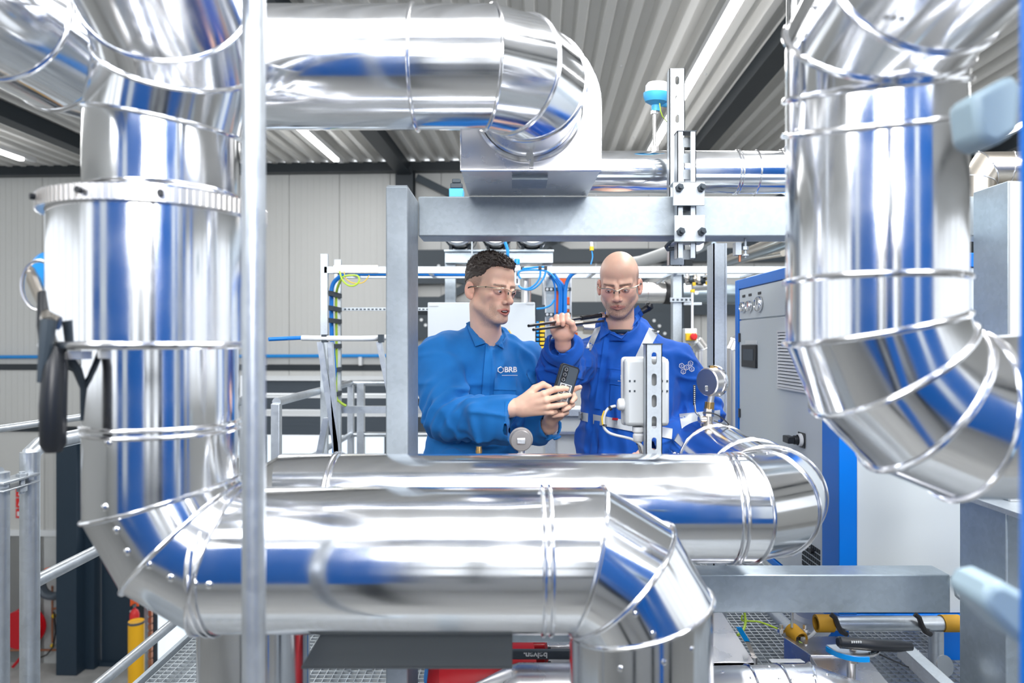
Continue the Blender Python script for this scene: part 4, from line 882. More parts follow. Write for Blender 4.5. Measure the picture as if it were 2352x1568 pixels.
# spiral duct and fittings right of the second man
SYD = 5.6; z = P(0, 672, SYD).z
t = thing('spiral_duct', 'horizontal round ventilation duct right of the bald man\'s head', 'duct', P(1590, 690, SYD))
duct(t, [P(1462, 672, SYD), P(1527, 672, SYD)], .085, M['satin_steel'], seams=[(0, .08)], n=40)
duct(t, [P(1538, 673, SYD), P(1720, 676, SYD)], .083, M['dark_duct'] if 'dark_duct' in M else mat('dark_duct', (.30, .36, .40), .3, .9), n=40)
obj('rubber_sleeve', MB().cyl(P(1525, 672, SYD), P(1540, 673, SYD), .092, n=40), M['rubber'], t)
obj('hanger', MB().cyl(P(1524, 640, SYD), P(1524, 660, SYD), .006, n=8), ZS, t)
t = thing('rear_post', 'bright strut post behind the second man\'s shoulder with perforated cross brackets', 'post', P(1557, 900, 4.2))
p0 = P(1543, 0, 4.2); p1 = P(1566, 0, 4.2)
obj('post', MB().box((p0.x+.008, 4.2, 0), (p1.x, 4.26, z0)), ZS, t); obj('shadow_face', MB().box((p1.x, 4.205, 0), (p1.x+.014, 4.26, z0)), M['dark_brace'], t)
obj('cross_bracket', bar(MB(), 1540, 693, 1592, 683, 4.18, .02), ZS, t); obj('cross_bracket', bar(MB(), 1572, 700, 1612, 694, 4.16, .05), M['zinc_tube'], t)
mb = MB()
for k in range(5): bar(mb, 1544+k*10, 690.5, 1549+k*10, 686, 4.178, .003)
obj('slot_row', mb, M['dark_brace'], t)
obj('brace', MB().cyl(P(1545, 624, 4.2), P(1510, 650, 5.0), .01, n=8).cyl(P(1555, 622, 4.2), P(1530, 640, 4.8), .012, n=8), M['zinc_tube'], t)
t = thing('conduit', 'thin pale conduit running down to the emergency stop', 'conduit', P(1590, 750, 4.1)); obj('tube', MB().cyl(P(1590, 668, 4.1), P(1590, 757, 4.1), .0075, n=12), M['white_plastic'], t); obj('joint', MB().cyl(P(1590, 665, 4.1), P(1590, 671, 4.1), .012, n=12), M['yellow'], t)
t = thing('emergency_stop', 'yellow emergency stop box with a red knob behind the man\'s shoulder', 'switch', P(1587, 790, 4.05))
obj('box_body', bar(MB(), 1573, 789, 1601, 754, 4.08, .06), M['grey_plastic'], t, bevel=.003)
obj('yellow_plate', bar(MB(), 1576, 782, 1600, 765, 4.05, .03), M['yellow'], t, bevel=.003)
obj('red_knob', MB().lathe([(.0, 0), (.012, 0), (.012, .015), (.021, .018), (.021, .03), (.015, .036), (0, .037)], P(1590, 773, 4.05), (0.1, -1, 0), 20), M['red_bright'], t)
obj('cable', MB().tube([P(1583, 789, 4.1), P(1584, 810, 4.1), P(1583, 860, 4.1)], .006, 8), M['yellow'], t)
k = 0
for (x, r, top, lbl) in ((1612, .050, 790, 'bent'), (1682, .046, 792, 'tall')):
    c = P(x, 0, 4.9); t = thing('steel_riser', ['shiny steel pipe with a mitred bend behind the pressure gauge', 'shiny upright steel pipe just left of the blue cabinet edge'][k], 'pipe', (c.x, 4.9, 0)); k += 1
    pts = [V((c.x, 4.9, 0)), P(x, top+12, 4.9), P(x-14 if k == 1 else x+8, top-6, 4.9), P(x-40 if k == 1 else x+30, top-22, 4.9)]
    duct(t, pts, r, M['satin_steel'], n=28)
t = thing('fitting_cluster', 'cluster of small valves with yellow tags under the ladder, right of the second man', 'valve', P(1600, 660, 4.5))
random.seed(3)
obj('manifold', MB().cyl(P(1575, 648, 4.5), P(1660, 640, 4.5), .022, n=14).cyl(P(1590, 658, 4.5), P(1640, 655, 4.5), .03, n=14), M['satin_steel'], t)
for k in range(9):
    x = 1578+k*9; y = 640+random.uniform(-6, 10)
    obj('valve_body', MB().cyl(P(x, y-10, 4.45), P(x+2, y+8, 4.45), .013, n=10).ball(P(x, y, 4.44), .018, 10), M[('satin_steel', 'dark_brace', 'satin_warm')[k % 3]], t)
for x, y in ((1594, 652), (1624, 650), (1592, 668)): obj('yellow_tag', bar(MB(), x-3, y+4, x+4, y-4, 4.4, .008), M['yellow'], t, bevel=.001)
obj('gauge', MB().cyl(P(1600, 672, 4.42), P(1600, 672, 4.40), .014, n=16), M['white_paint'], t)
t = thing('insulated_tube', 'pale insulated tube slanting up behind the bald man\'s head', 'tube', P(1500, 590, 6)); obj('tube', MB().tube([P(1450, 604, 6.5), P(1475, 600, 6.3), P(1550, 575, 5.5), P(1600, 560, 5)], .055, 16), M['panel_grey'], t)
for k, (q0, q1, r, m_) in enumerate((((1660, 598, 6.5), (1800, 545, 4.5), .03, 'satin_warm'), ((1665, 607, 6.5), (1820, 555, 4.5), .035, 'dark_duct'), ((1640, 606, 6.8), (1800, 580, 5.5), .03, 'satin_warm'), ((1560, 596, 6.5), (1640, 560, 5.2), .02, 'dark_duct'))):
    t = thing('sloping_pipe', ['upper brown pipe sloping up towards the big right pipe', 'dark pipe sloping up just under the brown one', 'lowest brown pipe sloping up above the blue cabinet', 'thin dark pipe sloping up behind the clamp assembly'][k], 'pipe', P(*q0), 'pipes under the ceiling at the right')
    obj('tube', MB().cyl(P(*q0), P(*q1), r, n=14), M[m_], t)
# ------------------------------------------------------------------ valves and covers at the lower right
t = thing('clamped_tube', 'short horizontal galvanised tube with orange rubber caps under the low beam', 'tube', P(2035, 1445, 2.33))
yc = 2.33
obj('tube', MB().cyl(P(1900, 1431, yc), P(2178, 1431, yc), .024, n=24), ZT, t)
obj('end_cap', MB().lathe([(.021, 0), (.029, 0), (.029, .055), (.024, .055)], P(1874, 1431, yc), (1, 0, 0), 24), M['cap_orange'], t)
obj('end_cap', MB().lathe([(.024, 0), (.0285, 0), (.0285, .06), (.0, .06)], P(2162, 1431, yc), (1, .0, 0), 24), M['cap_orange'], t)
for x in (1920, 2113):
    obj('clamp', MB().tube([P(x-12, 1410, yc-.03), P(x-2, 1418, yc-.035), P(x+4, 1435, yc-.037), P(x+12, 1450, yc-.03), P(x+24, 1456, yc-.02)], .0085, 8), M['rubber'], t)
c = P(2150, 1445, yc); obj('upright', MB().cyl(c, (c.x, yc, .01), .023, n=20), ZT, t); obj('flange', MB().cyl((c.x, yc, .0), (c.x, yc, .012), .06, n=20), M['galvanised'], t)
obj('yellow_knob', MB().ball(P(2142, 1412, 2.56), .017, 12, (1.3, 1, .5)), M['yellow'], t)
t = thing('slanted_tube', 'pale slanted tube with an orange cap at its lower end, hung on bolts', 'tube', P(1830, 1470, 2.4))
obj('tube', MB().cyl(P(1765, 1395, 2.6), P(1822, 1452, 2.4), .022, n=20), ZS, t)
obj('end_cap', MB().lathe([(.022, .0), (.027, 0), (.027, .055), (.024, .06), (.018, .055)], P(1818, 1447, 2.41), (P(1846, 1474, 2.34)-P(1818, 1447, 2.41)), 20), M['cap_orange'], t)
obj('bracket', MB().box(P(1786, 1458, 2.4), P(1862, 1452, 2.4)+V((0, .03, 0))), M['zinc_tube'], t)
for x in (1794, 1848): obj('bolt', MB().cyl(P(x, 1434, 2.4), P(x, 1458, 2.4), .006, n=10).cyl(P(x, 1444, 2.4), P(x, 1452, 2.4), .012, n=6), M['satin_steel'], t)
obj('rod', MB().cyl(P(1819, 1405, 2.38), P(1819, 1440, 2.38), .005, n=8), M['satin_steel'], t); obj('rod', MB().cyl(P(1851, 1478, 2.32), P(1851, 1530, 2.32), .0055, n=10), M['satin_steel'], t)
t = thing('rope', 'short pale rope linking the two orange caps', 'rope', P(1870, 1460, 2.4)); obj('strand', MB().tube(sp([P(1842, 1466, 2.36), P(1858, 1463, 2.38), P(1872, 1450, 2.42), P(1882, 1432, 2.48)], 5), .006, 8), M['panel_grey'], t)
obj('wire', MB().tube(sp([P(1835, 1472, 2.34), P(1850, 1482, 2.33), P(1864, 1497, 2.33)], 5), .0018, 6), M['green_wire'], t)
t = thing('white_canister', 'white round canister top under the low beam', 'canister', P(1858, 1425, 2.9)); obj('body', MB().lathe([(0, 0), (.06, 0), (.075, -.015), (.08, -.06), (.06, -.09), (0, -.09)], P(1862, 1410, 2.9), (0, 0, 1), 24), M['white_plastic'], t)
obj('support', MB().cyl(P(1862, 1440, 2.9), (P(1862, 1440, 2.9).x, 2.9, .0), .02, n=12), M['zinc_tube'], t)
# lever valve on the sheet cover
t = thing('sheet_cover', 'flat sheet metal cover on a box at the lower right under the black lever', 'cover', P(1960, 1560, 1.95))
def quadbox(pts, Y0s, dz, m_, root, nm='cover_plate'):
    v = [P(x, y, Y) for (x, y), Y in zip(pts, Y0s)]; n = len(v)
    return obj(nm, MB().add(v+[p-V((0, 0, dz)) for p in v], [tuple(range(n)), tuple(range(2*n-1, n-1, -1))]+[(i, (i+1) % n, n+(i+1) % n, n+i) for i in range(n)]), m_, root, bevel=.002)
def flat(pts, z): return [(CAMZ-z)*F/(y-784) for x, y in pts]      # depths that put the pixels on one level
q = [(1800, 1462), (1935, 1460), (1990, 1506), (1862, 1504)]; quadbox(q, flat(q, .42), .14, M['sheet'], t)
q = [(1862, 1506), (1990, 1508), (2060, 1590), (1935, 1620)]; quadbox(q, flat(q, .415), .2, M['sheet'], t)
c = P(1945, 1494, 2.02)
t = thing('lever_valve', 'steel valve disc with a blue rim and a long black lever handle', 'valve', c)
s_ = [(0, 0)]+[(.075*math.cos(a), .075*math.sin(a)) for a in [math.radians(185+170*i/16) for i in range(17)]]
c = P(1955, 1478, 1.98)
obj('disc', MB().prism([(c.x+x, c.y+y) for x, y in s_], 'z', c.z-.006, c.z), M['satin_steel'], t)
obj('blue_rim', MB().prism([(c.x+x*1.03, c.y+y*1.03) for x, y in s_[1:11]]+[(c.x+x*.9, c.y+y*.9) for x, y in s_[10:0:-1]], 'z', c.z-.018, c.z-.004), M['blue_valve'], t)
for k in range(9):
    a = math.radians(290+k*7); obj('tooth', MB().box((c.x+.066*math.cos(a)-.002, c.y+.066*math.sin(a)-.005, c.z), (c.x+.066*math.cos(a)+.002, c.y+.066*math.sin(a)+.005, c.z+.002)), M['dark_brace'], t)
obj('lever', MB().tube(sp([P(1924, 1474, 1.93), P(1960, 1477, 1.93), P(2010, 1481, 1.93), P(2092, 1484, 1.95)], 5), [.012]+[.0165]*13+[.013, .012], 12), M['black_plastic'], t)
obj('trigger', MB().tube([P(2000, 1493, 1.93), P(2030, 1507, 1.93), P(2087, 1532, 1.93)], .0025, 6), M['black_plastic'], t)
mb = MB()
for k in range(5): mb.box(P(1956+k*5, 1476.5, 1.912), P(1959+k*5, 1472.5, 1.912)+V((0, .003, 0)))
obj('lettering', mb, M['panel_grey'], t)
obj('bolt', MB().cyl(c+V((-.01, -.03, 0)), c+V((-.01, -.03, .01)), .010, n=6).cyl(c+V((-.02, -.05, -.03)), c+V((-.02, -.05, -.006)), .012, n=12), M['satin_warm'], t)
obj('stem', MB().cyl(c, (c.x, c.y, .42), .012, n=12), M['satin_steel'], t)
# slotted strut lying at an angle
t = thing('angled_strut', 'slotted strut slanting down at the foot of the right post', 'strut', P(2140, 1540, 1.95))
a = P(2092, 1478, 2.1); b = P(2235, 1605, 1.8); d = (b-a); L_ = d.length; d.normalize(); up_ = V((0, 0, 1)); sd = d.cross(up_).normalized(); up2 = sd.cross(d)
Mx = Matrix.Translation(a) @ Matrix((( d.x, sd.x, up2.x, 0), (d.y, sd.y, up2.y, 0), (d.z, sd.z, up2.z, 0), (0, 0, 0, 1)))
obj('channel', MB().box((0, 0, -.041), (L_, .003, 0), M=Mx).box((0, 0, -.003), (L_, .041, 0), M=Mx).box((0, .038, -.041), (L_, .041, 0), M=Mx), ZS, t, bevel=.001)
for k in range(5): obj('slot', MB().box((.045+k*.055, -.001, -.027), (.073+k*.055, .0005, -.015), M=Mx), M['black_steel'], t)
obj('bolt', MB().cyl(Mx @ V((.02, -.012, -.02)), Mx @ V((.02, .0, -.02)), .011, n=6), M['satin_steel'], t)
obj('flange', MB().lathe([(.0, 0), (.03, 0), (.03, .006), (0, .006)], P(2168, 1528, 2.05), (.3, -1, .3), 20), M['satin_steel'], t)
# blue handle, wires, sheet hood, clad pipe with screws
t = thing('small_blue_lever', 'small flat blue lever handle below the low beam', 'lever', P(1708, 1460, 2.3))
a = P(1694, 1440, 2.35); b = P(1722, 1474, 2.2); obj('grip', leg([(1697, 1440), (1717, 1474)], .018, 2.25, .004), M['blue_valve'], t, bevel=.001)
obj('arm', leg([(1716, 1472), (1732, 1508)], .014, 2.25, .004), M['satin_warm'], t)
obj('pivot', MB().cyl(P(1732, 1508, 2.24), (P(1732, 1508, 2.24).x, 2.24, .3), .010, n=12), M['satin_steel'], t)
t = thing('earth_wire', 'yellow-green earth wires drooping below the low beam', 'wire', P(1740, 1430, 2.3))
obj('wire', MB().tube(sp([P(1710, 1405, 2.32), P(1712, 1430, 2.3), P(1706, 1448, 2.27), P(1694, 1458, 2.25)], 6), .0045, 8), M['green_wire'], t)
obj('wire', MB().tube(sp([P(1705, 1412, 2.32), P(1704, 1424, 2.32), P(1720, 1426, 2.35), P(1745, 1428, 2.38), P(1785, 1443, 2.4)], 6), .003, 8), M['green_wire'], t)
t = thing('sheet_hood', 'sloped stainless sheet hood right of the front pipe\'s lower end', 'cover', P(1660, 1540, 2.2))
q = [(1625, 1400), (1655, 1400), (1733, 1520), (1625, 1520)]; quadbox(q, flat(q, .42), .012, M['sheet'], t)
q = [(1625, 1521), (1733, 1521), (1731, 1531), (1625, 1531)]; quadbox(q, [flat([(0, 1520)], .42)[0]]*4, .01, M['zinc_dark'], t, 'edge')
q = [(1765, 1512), (1838, 1512), (1850, 1520), (1772, 1520)]; quadbox(q, flat(q, .40), .003, M['white_paint'], t, 'type_plate')
a = P(1733, 1538, 2.1)
t = thing('clad_valve_cover', 'screwed stainless cladding of a low pipe at the bottom border', 'pipe', P(1800, 1570, 1.98))
duct(t, [P(1600, 1618, 1.96), P(1860, 1612, 1.96), P(1990, 1660, 1.9), P(2120, 1720, 1.85)], .10, M['sheet'], seams=[(0, .16), (0, .25)], n=40)
bpy.context.view_layer.update()
for x, y in ((1660, 1542), (1725, 1556), (1790, 1558), (1820, 1560), (1766, 1530), (1822, 1528), (1870, 1552), (1900, 1548)):
    q_, nn = snap(t, P(x, y, 1.96)); screws(t, [q_], [nn], .004)
# red machine with lettered lever, bottom centre
t = thing('red_machine', 'glossy red machine casing at the bottom centre', 'machine', P(1080, 1600, 1.9))
c0 = P(985, 1590, 1.95); obj('casing', MB().lathe([(0, -.01), (.07, 0), (.115, .03), (.13, .07), (.13, .30), (0, .30)], c0, (1, .1, 0), 40), M['red'], t)
a = P(1175, 1540, 2.15); b = P(1256, 1478, 2.15); obj('casing', MB().box((a.x, 2.15, a.z-.15), (b.x, 2.3, b.z)), M['red'], t, bevel=.01)
obj('base', MB().box((c0.x+.02, 1.9, 0), (c0.x+.32, 2.25, c0.z-.08)), M['black_steel'], t)
t = thing('black_lever_bar', 'black lever bar with upside-down white lettering in front of the red machine', 'lever', P(1250, 1515, 1.85))
obj('bar', MB().box(P(1150, 1515, 1.85), P(1345, 1494, 1.85)+V((0, .015, 0))), M['dark_brace'], t, bevel=.003)
def text_mesh(s, size, ext_=.0006):
    c_ = bpy.data.curves.new('t', 'FONT'); c_.body = s; c_.size = size; c_.extrude = ext_; c_.offset = size*.03; c_.align_x = 'CENTER'; c_.align_y = 'CENTER'
    o = bpy.data.objects.new('t', c_); COL.objects.link(o); dg = bpy.context.evaluated_depsgraph_get(); dg.update()
    me = bpy.data.meshes.new_from_object(o.evaluated_get(dg)); v = [vv.co.copy() for vv in me.vertices]; f = [tuple(p.vertices) for p in me.polygons]
    bpy.data.objects.remove(o); bpy.data.meshes.remove(me); return v, f
v, f = text_mesh('belven.', .020)
c = P(1230, 1504, 1.849)
obj('lettering', MB().add([V((c.x-p.x*1.15, c.y-p.z, c.z-p.y)) for p in v], f), M['white_text'], t, smooth=False)
t = thing('clad_reducer', 'pale stainless cone and box at the bottom, between red machine and front pipe', 'cover', P(1230, 1580, 1.8))
c = P(1192, 1600, 1.75); obj('cone', MB().lathe([(.03, -.12), (.075, -.02), (.080, 0), (.08, .18)], c, (1, 0, 0), 32), M['sheet'], t)
obj('box_body', MB().box((P(1257, 0, 1.95).x, 1.95, P(0, 1640, 1.95).z), (P(1330, 0, 1.95).x, 2.1, P(0, 1482, 1.95).z)), M['sheet'], t, bevel=.004)
mb = MB()
for k in range(7): mb.box(P(1258, 1490+k*8, 1.949), P(1265, 1486+k*8, 1.949)+V((0, .002, 0)))
obj('slot_row', mb, M['black_steel'], t)
t = thing('low_crossbar', 'short galvanised crossbar under the front pipe at the bottom', 'bar', P(1250, 1465, 1.75))
obj('bar', MB().box(P(1170, 1476, 1.75), P(1335, 1453, 1.75)+V((0, .04, 0))), M['galv_shade'], t, bevel=.003)
t = thing('steel_leg_pipes', 'bundle of upright bare steel pipes under the left elbow', 'pipe', P(650, 1568, 2.2))
for x in (628, 648, 668, 690): p0 = P(x, 1440, 2.2); obj('tube', MB().cyl((p0.x, 2.2, 0), (p0.x, 2.2, p0.z+.05), .012, n=12), M['satin_steel'], t)
# ------------------------------------------------------------------ the two men: distance fields turned into one smooth surface each
def vnoise(p, f, seed=0):
    q = p*f+seed*17.3; i = np.floor(q).astype(np.int64); u = (q-i).astype(np.float32); u = u*u*(3-2*u)
    def h(a, b, c):
        n = (a*73856093) ^ (b*19349663) ^ (c*83492791); n = (n ^ (n >> 13))*1274126177; return ((n & 65535).astype(np.float32)/32767.5)-1
    x, y, z = i[..., 0], i[..., 1], i[..., 2]; a, b, c = u[..., 0], u[..., 1], u[..., 2]
    l = lambda s, t, w_: s+(t-s)*w_
    return l(l(l(h(x,y,z), h(x+1,y,z), a), l(h(x,y+1,z), h(x+1,y+1,z), a), b), l(l(h(x,y,z+1), h(x+1,y,z+1), a), l(h(x,y+1,z+1), h(x+1,y+1,z+1), a), b), c)
def smin(a, b, k): h = np.clip(.5+.5*(b-a)/k, 0, 1); return b+(a-b)*h-k*h*(1-h)
def smax(a, b, k): return -smin(-a, -b, k)
def ell(p, c, r, R=None):
    q = p-np.array(c, np.float32)
    if R is not None: q = q @ R
    r = np.array(r, np.float32); k0 = np.linalg.norm(q/r, axis=-1); k1 = np.linalg.norm(q/(r*r), axis=-1); return k0*(k0-1)/np.maximum(k1, 1e-6)
def cap(p, a, b, r0, r1=None):
    a = np.array(a, np.float32); b = np.array(b, np.float32); ba = b-a; t = np.clip(((p-a) @ ba)/(ba @ ba), 0, 1)
    return np.linalg.norm(p-a-t[..., None]*ba, axis=-1)-(r0+((r0 if r1 is None else r1)-r0)*t)
def rotz(a): c, s = math.cos(a), math.sin(a); return np.array([[c, -s, 0], [s, c, 0], [0, 0, 1]], np.float32)
def sdf_mesh(fn, lo, hi, h, margin=1.6):
    lo = np.array(lo, np.float32); n = np.ceil((np.array(hi)-lo)/h/16).astype(int); N = n*16+1
    bc = np.stack(np.meshgrid(*[np.arange(k) for k in n], indexing='ij'), -1).reshape(-1, 3)
    cen = lo+(bc*16+8)*h; dc = fn(cen.astype(np.float32)); keep = np.abs(dc) < 16*h*.87*margin
    D = np.ones(N, np.float32); 
    for b, d in zip(bc[~keep], dc[~keep]):
        if d < 0: D[b[0]*16:b[0]*16+17, b[1]*16:b[1]*16+17, b[2]*16:b[2]*16+17] = -1
    g = np.stack(np.meshgrid(*[np.arange(17)]*3, indexing='ij'), -1).reshape(-1, 3)
    kb = bc[keep]
    for s in range(0, len(kb), 40):
        c_ = kb[s:s+40]; pts = (lo+(c_[:, None, :]*16+g[None])*h).astype(np.float32); v = fn(pts.reshape(-1, 3)).reshape(len(c_), 17, 17, 17)
        for b, vv in zip(c_, v): D[b[0]*16:b[0]*16+17, b[1]*16:b[1]*16+17, b[2]*16:b[2]*16+17] = vv
    S = D < 0; cnt = np.zeros(np.array(N)-1, np.int8)
    for dx in (0, 1):
        for dy in (0, 1):
            for dz in (0, 1): cnt += S[dx:N[0]-1+dx, dy:N[1]-1+dy, dz:N[2]-1+dz]
    act = (cnt > 0) & (cnt < 8); idx = np.argwhere(act); ids = -np.ones(act.shape, np.int64); ids[act] = np.arange(len(idx))
    acc = np.zeros((len(idx), 3)); num = np.zeros(len(idx))
    C = [(0,0,0),(1,0,0),(0,1,0),(1,1,0),(0,0,1),(1,0,1),(0,1,1),(1,1,1)]
    for a in range(8):
        for b in range(a+1, 8):
            if sum(abs(C[a][i]-C[b][i]) for i in range(3)) != 1: continue
            pa = idx+C[a]; pb = idx+C[b]; da = D[tuple(pa.T)]; db = D[tuple(pb.T)]; m = (da < 0) != (db < 0)
            t = np.where(m, da/np.where(m, da-db, 1), 0); acc += np.where(m[:, None], pa+(pb-pa)*t[:, None], 0); num += m
    verts = lo+(acc/num[:, None])*h; faces = []
    for ax in range(3):
        e = np.eye(3, dtype=int)[ax]; o1 = np.eye(3, dtype=int)[(ax+1) % 3]; o2 = np.eye(3, dtype=int)[(ax+2) % 3]
        A = S[:N[0]-e[0], :N[1]-e[1], :N[2]-e[2]]; Bb = S[e[0]:, e[1]:, e[2]:]; q = np.argwhere(A != Bb); fl = A[tuple(q.T)]
        ok = (q[:, (ax+1) % 3] > 0) & (q[:, (ax+2) % 3] > 0) & (q[:, (ax+1) % 3] < N[(ax+1) % 3]-1) & (q[:, (ax+2) % 3] < N[(ax+2) % 3]-1); q = q[ok]; fl = fl[ok]
        f = np.stack([ids[tuple((q-o1-o2).T)], ids[tuple((q-o2).T)], ids[tuple(q.T)], ids[tuple((q-o1).T)]], 1)
        f[~fl] = f[~fl][:, ::-1]; faces.append(f)
    return verts, np.concatenate(faces)
def np_obj(name, parts, m, parent=None, colfn=None, origin=None):
    vs = np.concatenate([p[0] for p in parts]); k = 0; fs = []
    for v, f in parts: fs.append(f+k); k += len(v)
    fs = np.concatenate(fs); fs = fs[(fs >= 0).all(1)]; o_ = V(origin) if origin is not None else V(vs.mean(0))
    me = bpy.data.meshes.new(name); me.vertices.add(len(vs)); me.vertices.foreach_set('co', (vs-np.array(o_)).astype(np.float32).ravel())
    me.loops.add(len(fs)*4); me.loops.foreach_set('vertex_index', fs.ravel().astype(np.int32)); me.polygons.add(len(fs))
    me.polygons.foreach_set('loop_start', np.arange(0, len(fs)*4, 4, dtype=np.int32)); me.polygons.foreach_set('use_smooth', np.ones(len(fs), bool))
    me.update(calc_edges=True); me.validate(); me.materials.append(m)
    if colfn is not None:
        c = colfn(vs.astype(np.float32)); at = me.color_attributes.new('tint', 'FLOAT_COLOR', 'POINT'); at.data.foreach_set('color', np.concatenate([c, np.ones((len(c), 1))], 1).astype(np.float32).ravel())
    o = bpy.data.objects.new(name, me); COL.objects.link(o); WORLD[o.name] = o_
    if parent: o.parent = parent; o.location = o_-WORLD[parent.name]
    else: o.location = o_
    return o, vs, fs
def tinted(name, rough, sss=0, bump=.15, bscale=600):
    m = mat(name, (.8, .6, .5), rough, bump=bump, bscale=bscale); nt = m.node_tree; a = nt.nodes.new('ShaderNodeVertexColor'); a.layer_name = 'tint'
    nt.links.new(a.outputs['Color'], nt.nodes['Principled BSDF'].inputs['Base Color'])
    p = nt.nodes['Principled BSDF']
    if sss: p.inputs['Subsurface Weight'].default_value = sss; p.inputs['Subsurface Radius'].default_value = (1, .35, .2); p.inputs['Subsurface Scale'].default_value = .004
    return m
tinted('skin', .42, .15, .10)
def fabric(name, col):
    m = mat(name, col, .82, bump=.25, bscale=900, var=.10, vscale=14, Sheen_Weight=.08, Sheen_Roughness=.5); return m
fabric('fabric_light', (.002, .165, .52)); fabric('fabric_deep', (.0, .098, .52)); fabric('fabric_lit_flap', (.003, .18, .56)); fabric('fabric_deep_lit_flap', (.0, .108, .56))  # flap copies are the same cloth, painted lighter where it looks better lit
mat('reflective', (.50, .53, .56), .45, .25, bump=.1, bscale=500); mat('hair_dark', (.050, .036, .030), .42); mat('undershirt', (.01, .03, .06), .8)
mat('eye_white', (.74, .70, .68), .2); mat('iris', (.035, .025, .02), .15); mat('teeth', (.75, .70, .64), .3)
arr = lambda v: np.array(v, np.float32)
def head_frame(px, py, Y, yaw, pitch, roll, s):
    R = (Matrix.Rotation(yaw, 3, 'Z') @ Matrix.Rotation(roll, 3, 'Y') @ Matrix.Rotation(pitch, 3, 'X')); return V(P(px, py, Y)), R, s
class Head:
    def __init__(s, frame, o): s.c, s.R, s.s = frame; s.o = o; s.Rn = np.array(s.R, np.float32); s.cn = arr(s.c)
    def loc(s, p): return ((p-s.cn) @ s.Rn)/s.s
    def W(s, q): return s.c+s.R @ (V(q)*s.s)
    def sdf(s, p):
        o = s.o; q = s.loc(p); x = np.abs(q[..., 0]); m = np.stack([x, q[..., 1], q[..., 2]], -1)      # mirrored
        d = smin(ell(m, (0, .020, .045), (o.get('cw', .074), .094, o.get('ch', .082))), ell(m, (0, -.014, -.022), (o['fw'], .070, .084)), .022)
        d = smin(d, ell(m, (0, -.034, .056), (.058, .050, .048)), .022)
        d = smin(d, cap(m, (o['jw'], .004, -.052), (.018, -.062, -.096), .018, .015), .020)
        d = smin(d, ell(m, (0, -.071, -.098), (.021, .016, .016)), .014)
        d = smin(d, ell(m, (.042, -.048, -.018), (.018, .019, .016)), .030)
        d = smin(d, ell(m, (0, -.066, -.062), (.034, .0235, .026)), .016)
        d = smin(d, cap(m, (.045, -.064, .021), (.014, -.083, .019), .0085, .0080), .020)
        d = smax(d, -ell(m, (.030, -.105, -.000), (.018, .0175, .0120)), .018)
        d = smax(d, -ell(m, (.052, -.066, -.052), (.008, .012, .022)), .02) if o.get('hollow') else d
        n = cap(m, (0, -.086, .012), (0, -.108, -.029), .0075, .0095); n = smin(n, ell(m, (0, -.1095, -.0335), (.0115, .011, .0095)), .006)
        n = smin(n, ell(m, (.0135, -.096, -.037), (.0075, .010, .0075)), .005); d = smin(d, n, .009)
        d = smax(d, -ell(m, (.0065, -.103, -.0445), (.0038, .006, .004)), .003)
        op = o.get('open', 0)
        d = smin(d, cap(m, (.0255, -.078, -.0670), (.005, -.0925, -.0628), .0022, .0044), .004)
        d = smin(d, cap(m, (.0220, -.079, -.069-op*.3), (.0, -.0920, -.0735-op), .0026, .0052), .004)
        if op: d = smax(d, -ell(m, (0, -.092, -.067-op*.5), (.0185, .014, .0035+op*.35)), .0015)
        else: d = smax(d, -cap(m, (.0255, -.0835, -.0680), (0, -.099, -.0680), .0010, .0018), .002)
        eo = o.get('eye', .0042); ez = -.0005
        d = smin(d, ell(m, (.0315, -.0775, ez), (.0155, .0145, .0125)), .004)
        d = smax(d, -ell(m, (.0315, -.0935, ez-.0018), (.0128, .0075, eo)), .0012)
        tilt = np.array(Matrix.Rotation(-.18, 3, 'X') @ Matrix.Rotation(-.38, 3, 'Z'), np.float32)
        e = ell(m, (.081, .018, -.006), (.0075, .019, .031), tilt); e = smax(e, -ell(m, (.0885, .012, -.003), (.0065, .0115, .0195), tilt), .004)
        e = smin(e, ell(m, (.079, .008, -.030), (.006, .009, .009)), .005); e = smin(e, ell(m, (.0775, .001, -.009), (.004, .005, .008)), .003); d = smin(d, e, .006)
        nk = cap(p, s.cn+s.Rn @ (arr((0, .028, -.055))*s.s), arr(o['neck']), .053*s.s, .058*s.s)
        thr = cap(p, s.cn+s.Rn @ (arr((0, -.030, -.085))*s.s), arr(o['neck'])+arr((0.0, -.03, .02)), .026*s.s, .030)
        return smin(smin(d*s.s, nk, .022), thr, .03)
    def col(s, p):
        o = s.o; q = s.loc(p); x = np.abs(q[:, 0]); m = np.stack([x, q[:, 1], q[:, 2]], -1); c = np.tile(arr(o['skin']), (len(q), 1))
        def mix(mask, k): nonlocal c; mask = np.clip(mask, 0, 1)[:, None]; c = c*(1-mask)+arr(k)*mask
        n1 = vnoise(q, 60)*.5+vnoise(q, 140)*.3; c = c*(1+.05*n1[:, None])
        mix(np.clip(1-ell(m, (.040, -.075, -.028), (.018, .02, .015))/.022, 0, 1)*.22, o['flush']); mix(np.clip(1-ell(m, (0, -.108, -.035), (.014, .014, .012))/.006, 0, 1)*.4, o['flush'])
        mix(np.clip(1-ell(m, (.083, .015, -.005), (.014, .026, .036))/.004, 0, 1)*.55, o['flush'])
        beard = np.clip((-.040-q[:, 2])/.02, 0, 1)*np.clip((.015-q[:, 1])/.03, 0, 1)*np.clip((q[:, 2]+.135)/.012, 0, 1); beard = beard*np.where(q[:, 1] < -.05, 1, np.clip((-.055-q[:, 2])/.02, 0, 1))
        mix(beard*o['stub']*(.75+.5*vnoise(q, 700)), (.10, .075, .065))
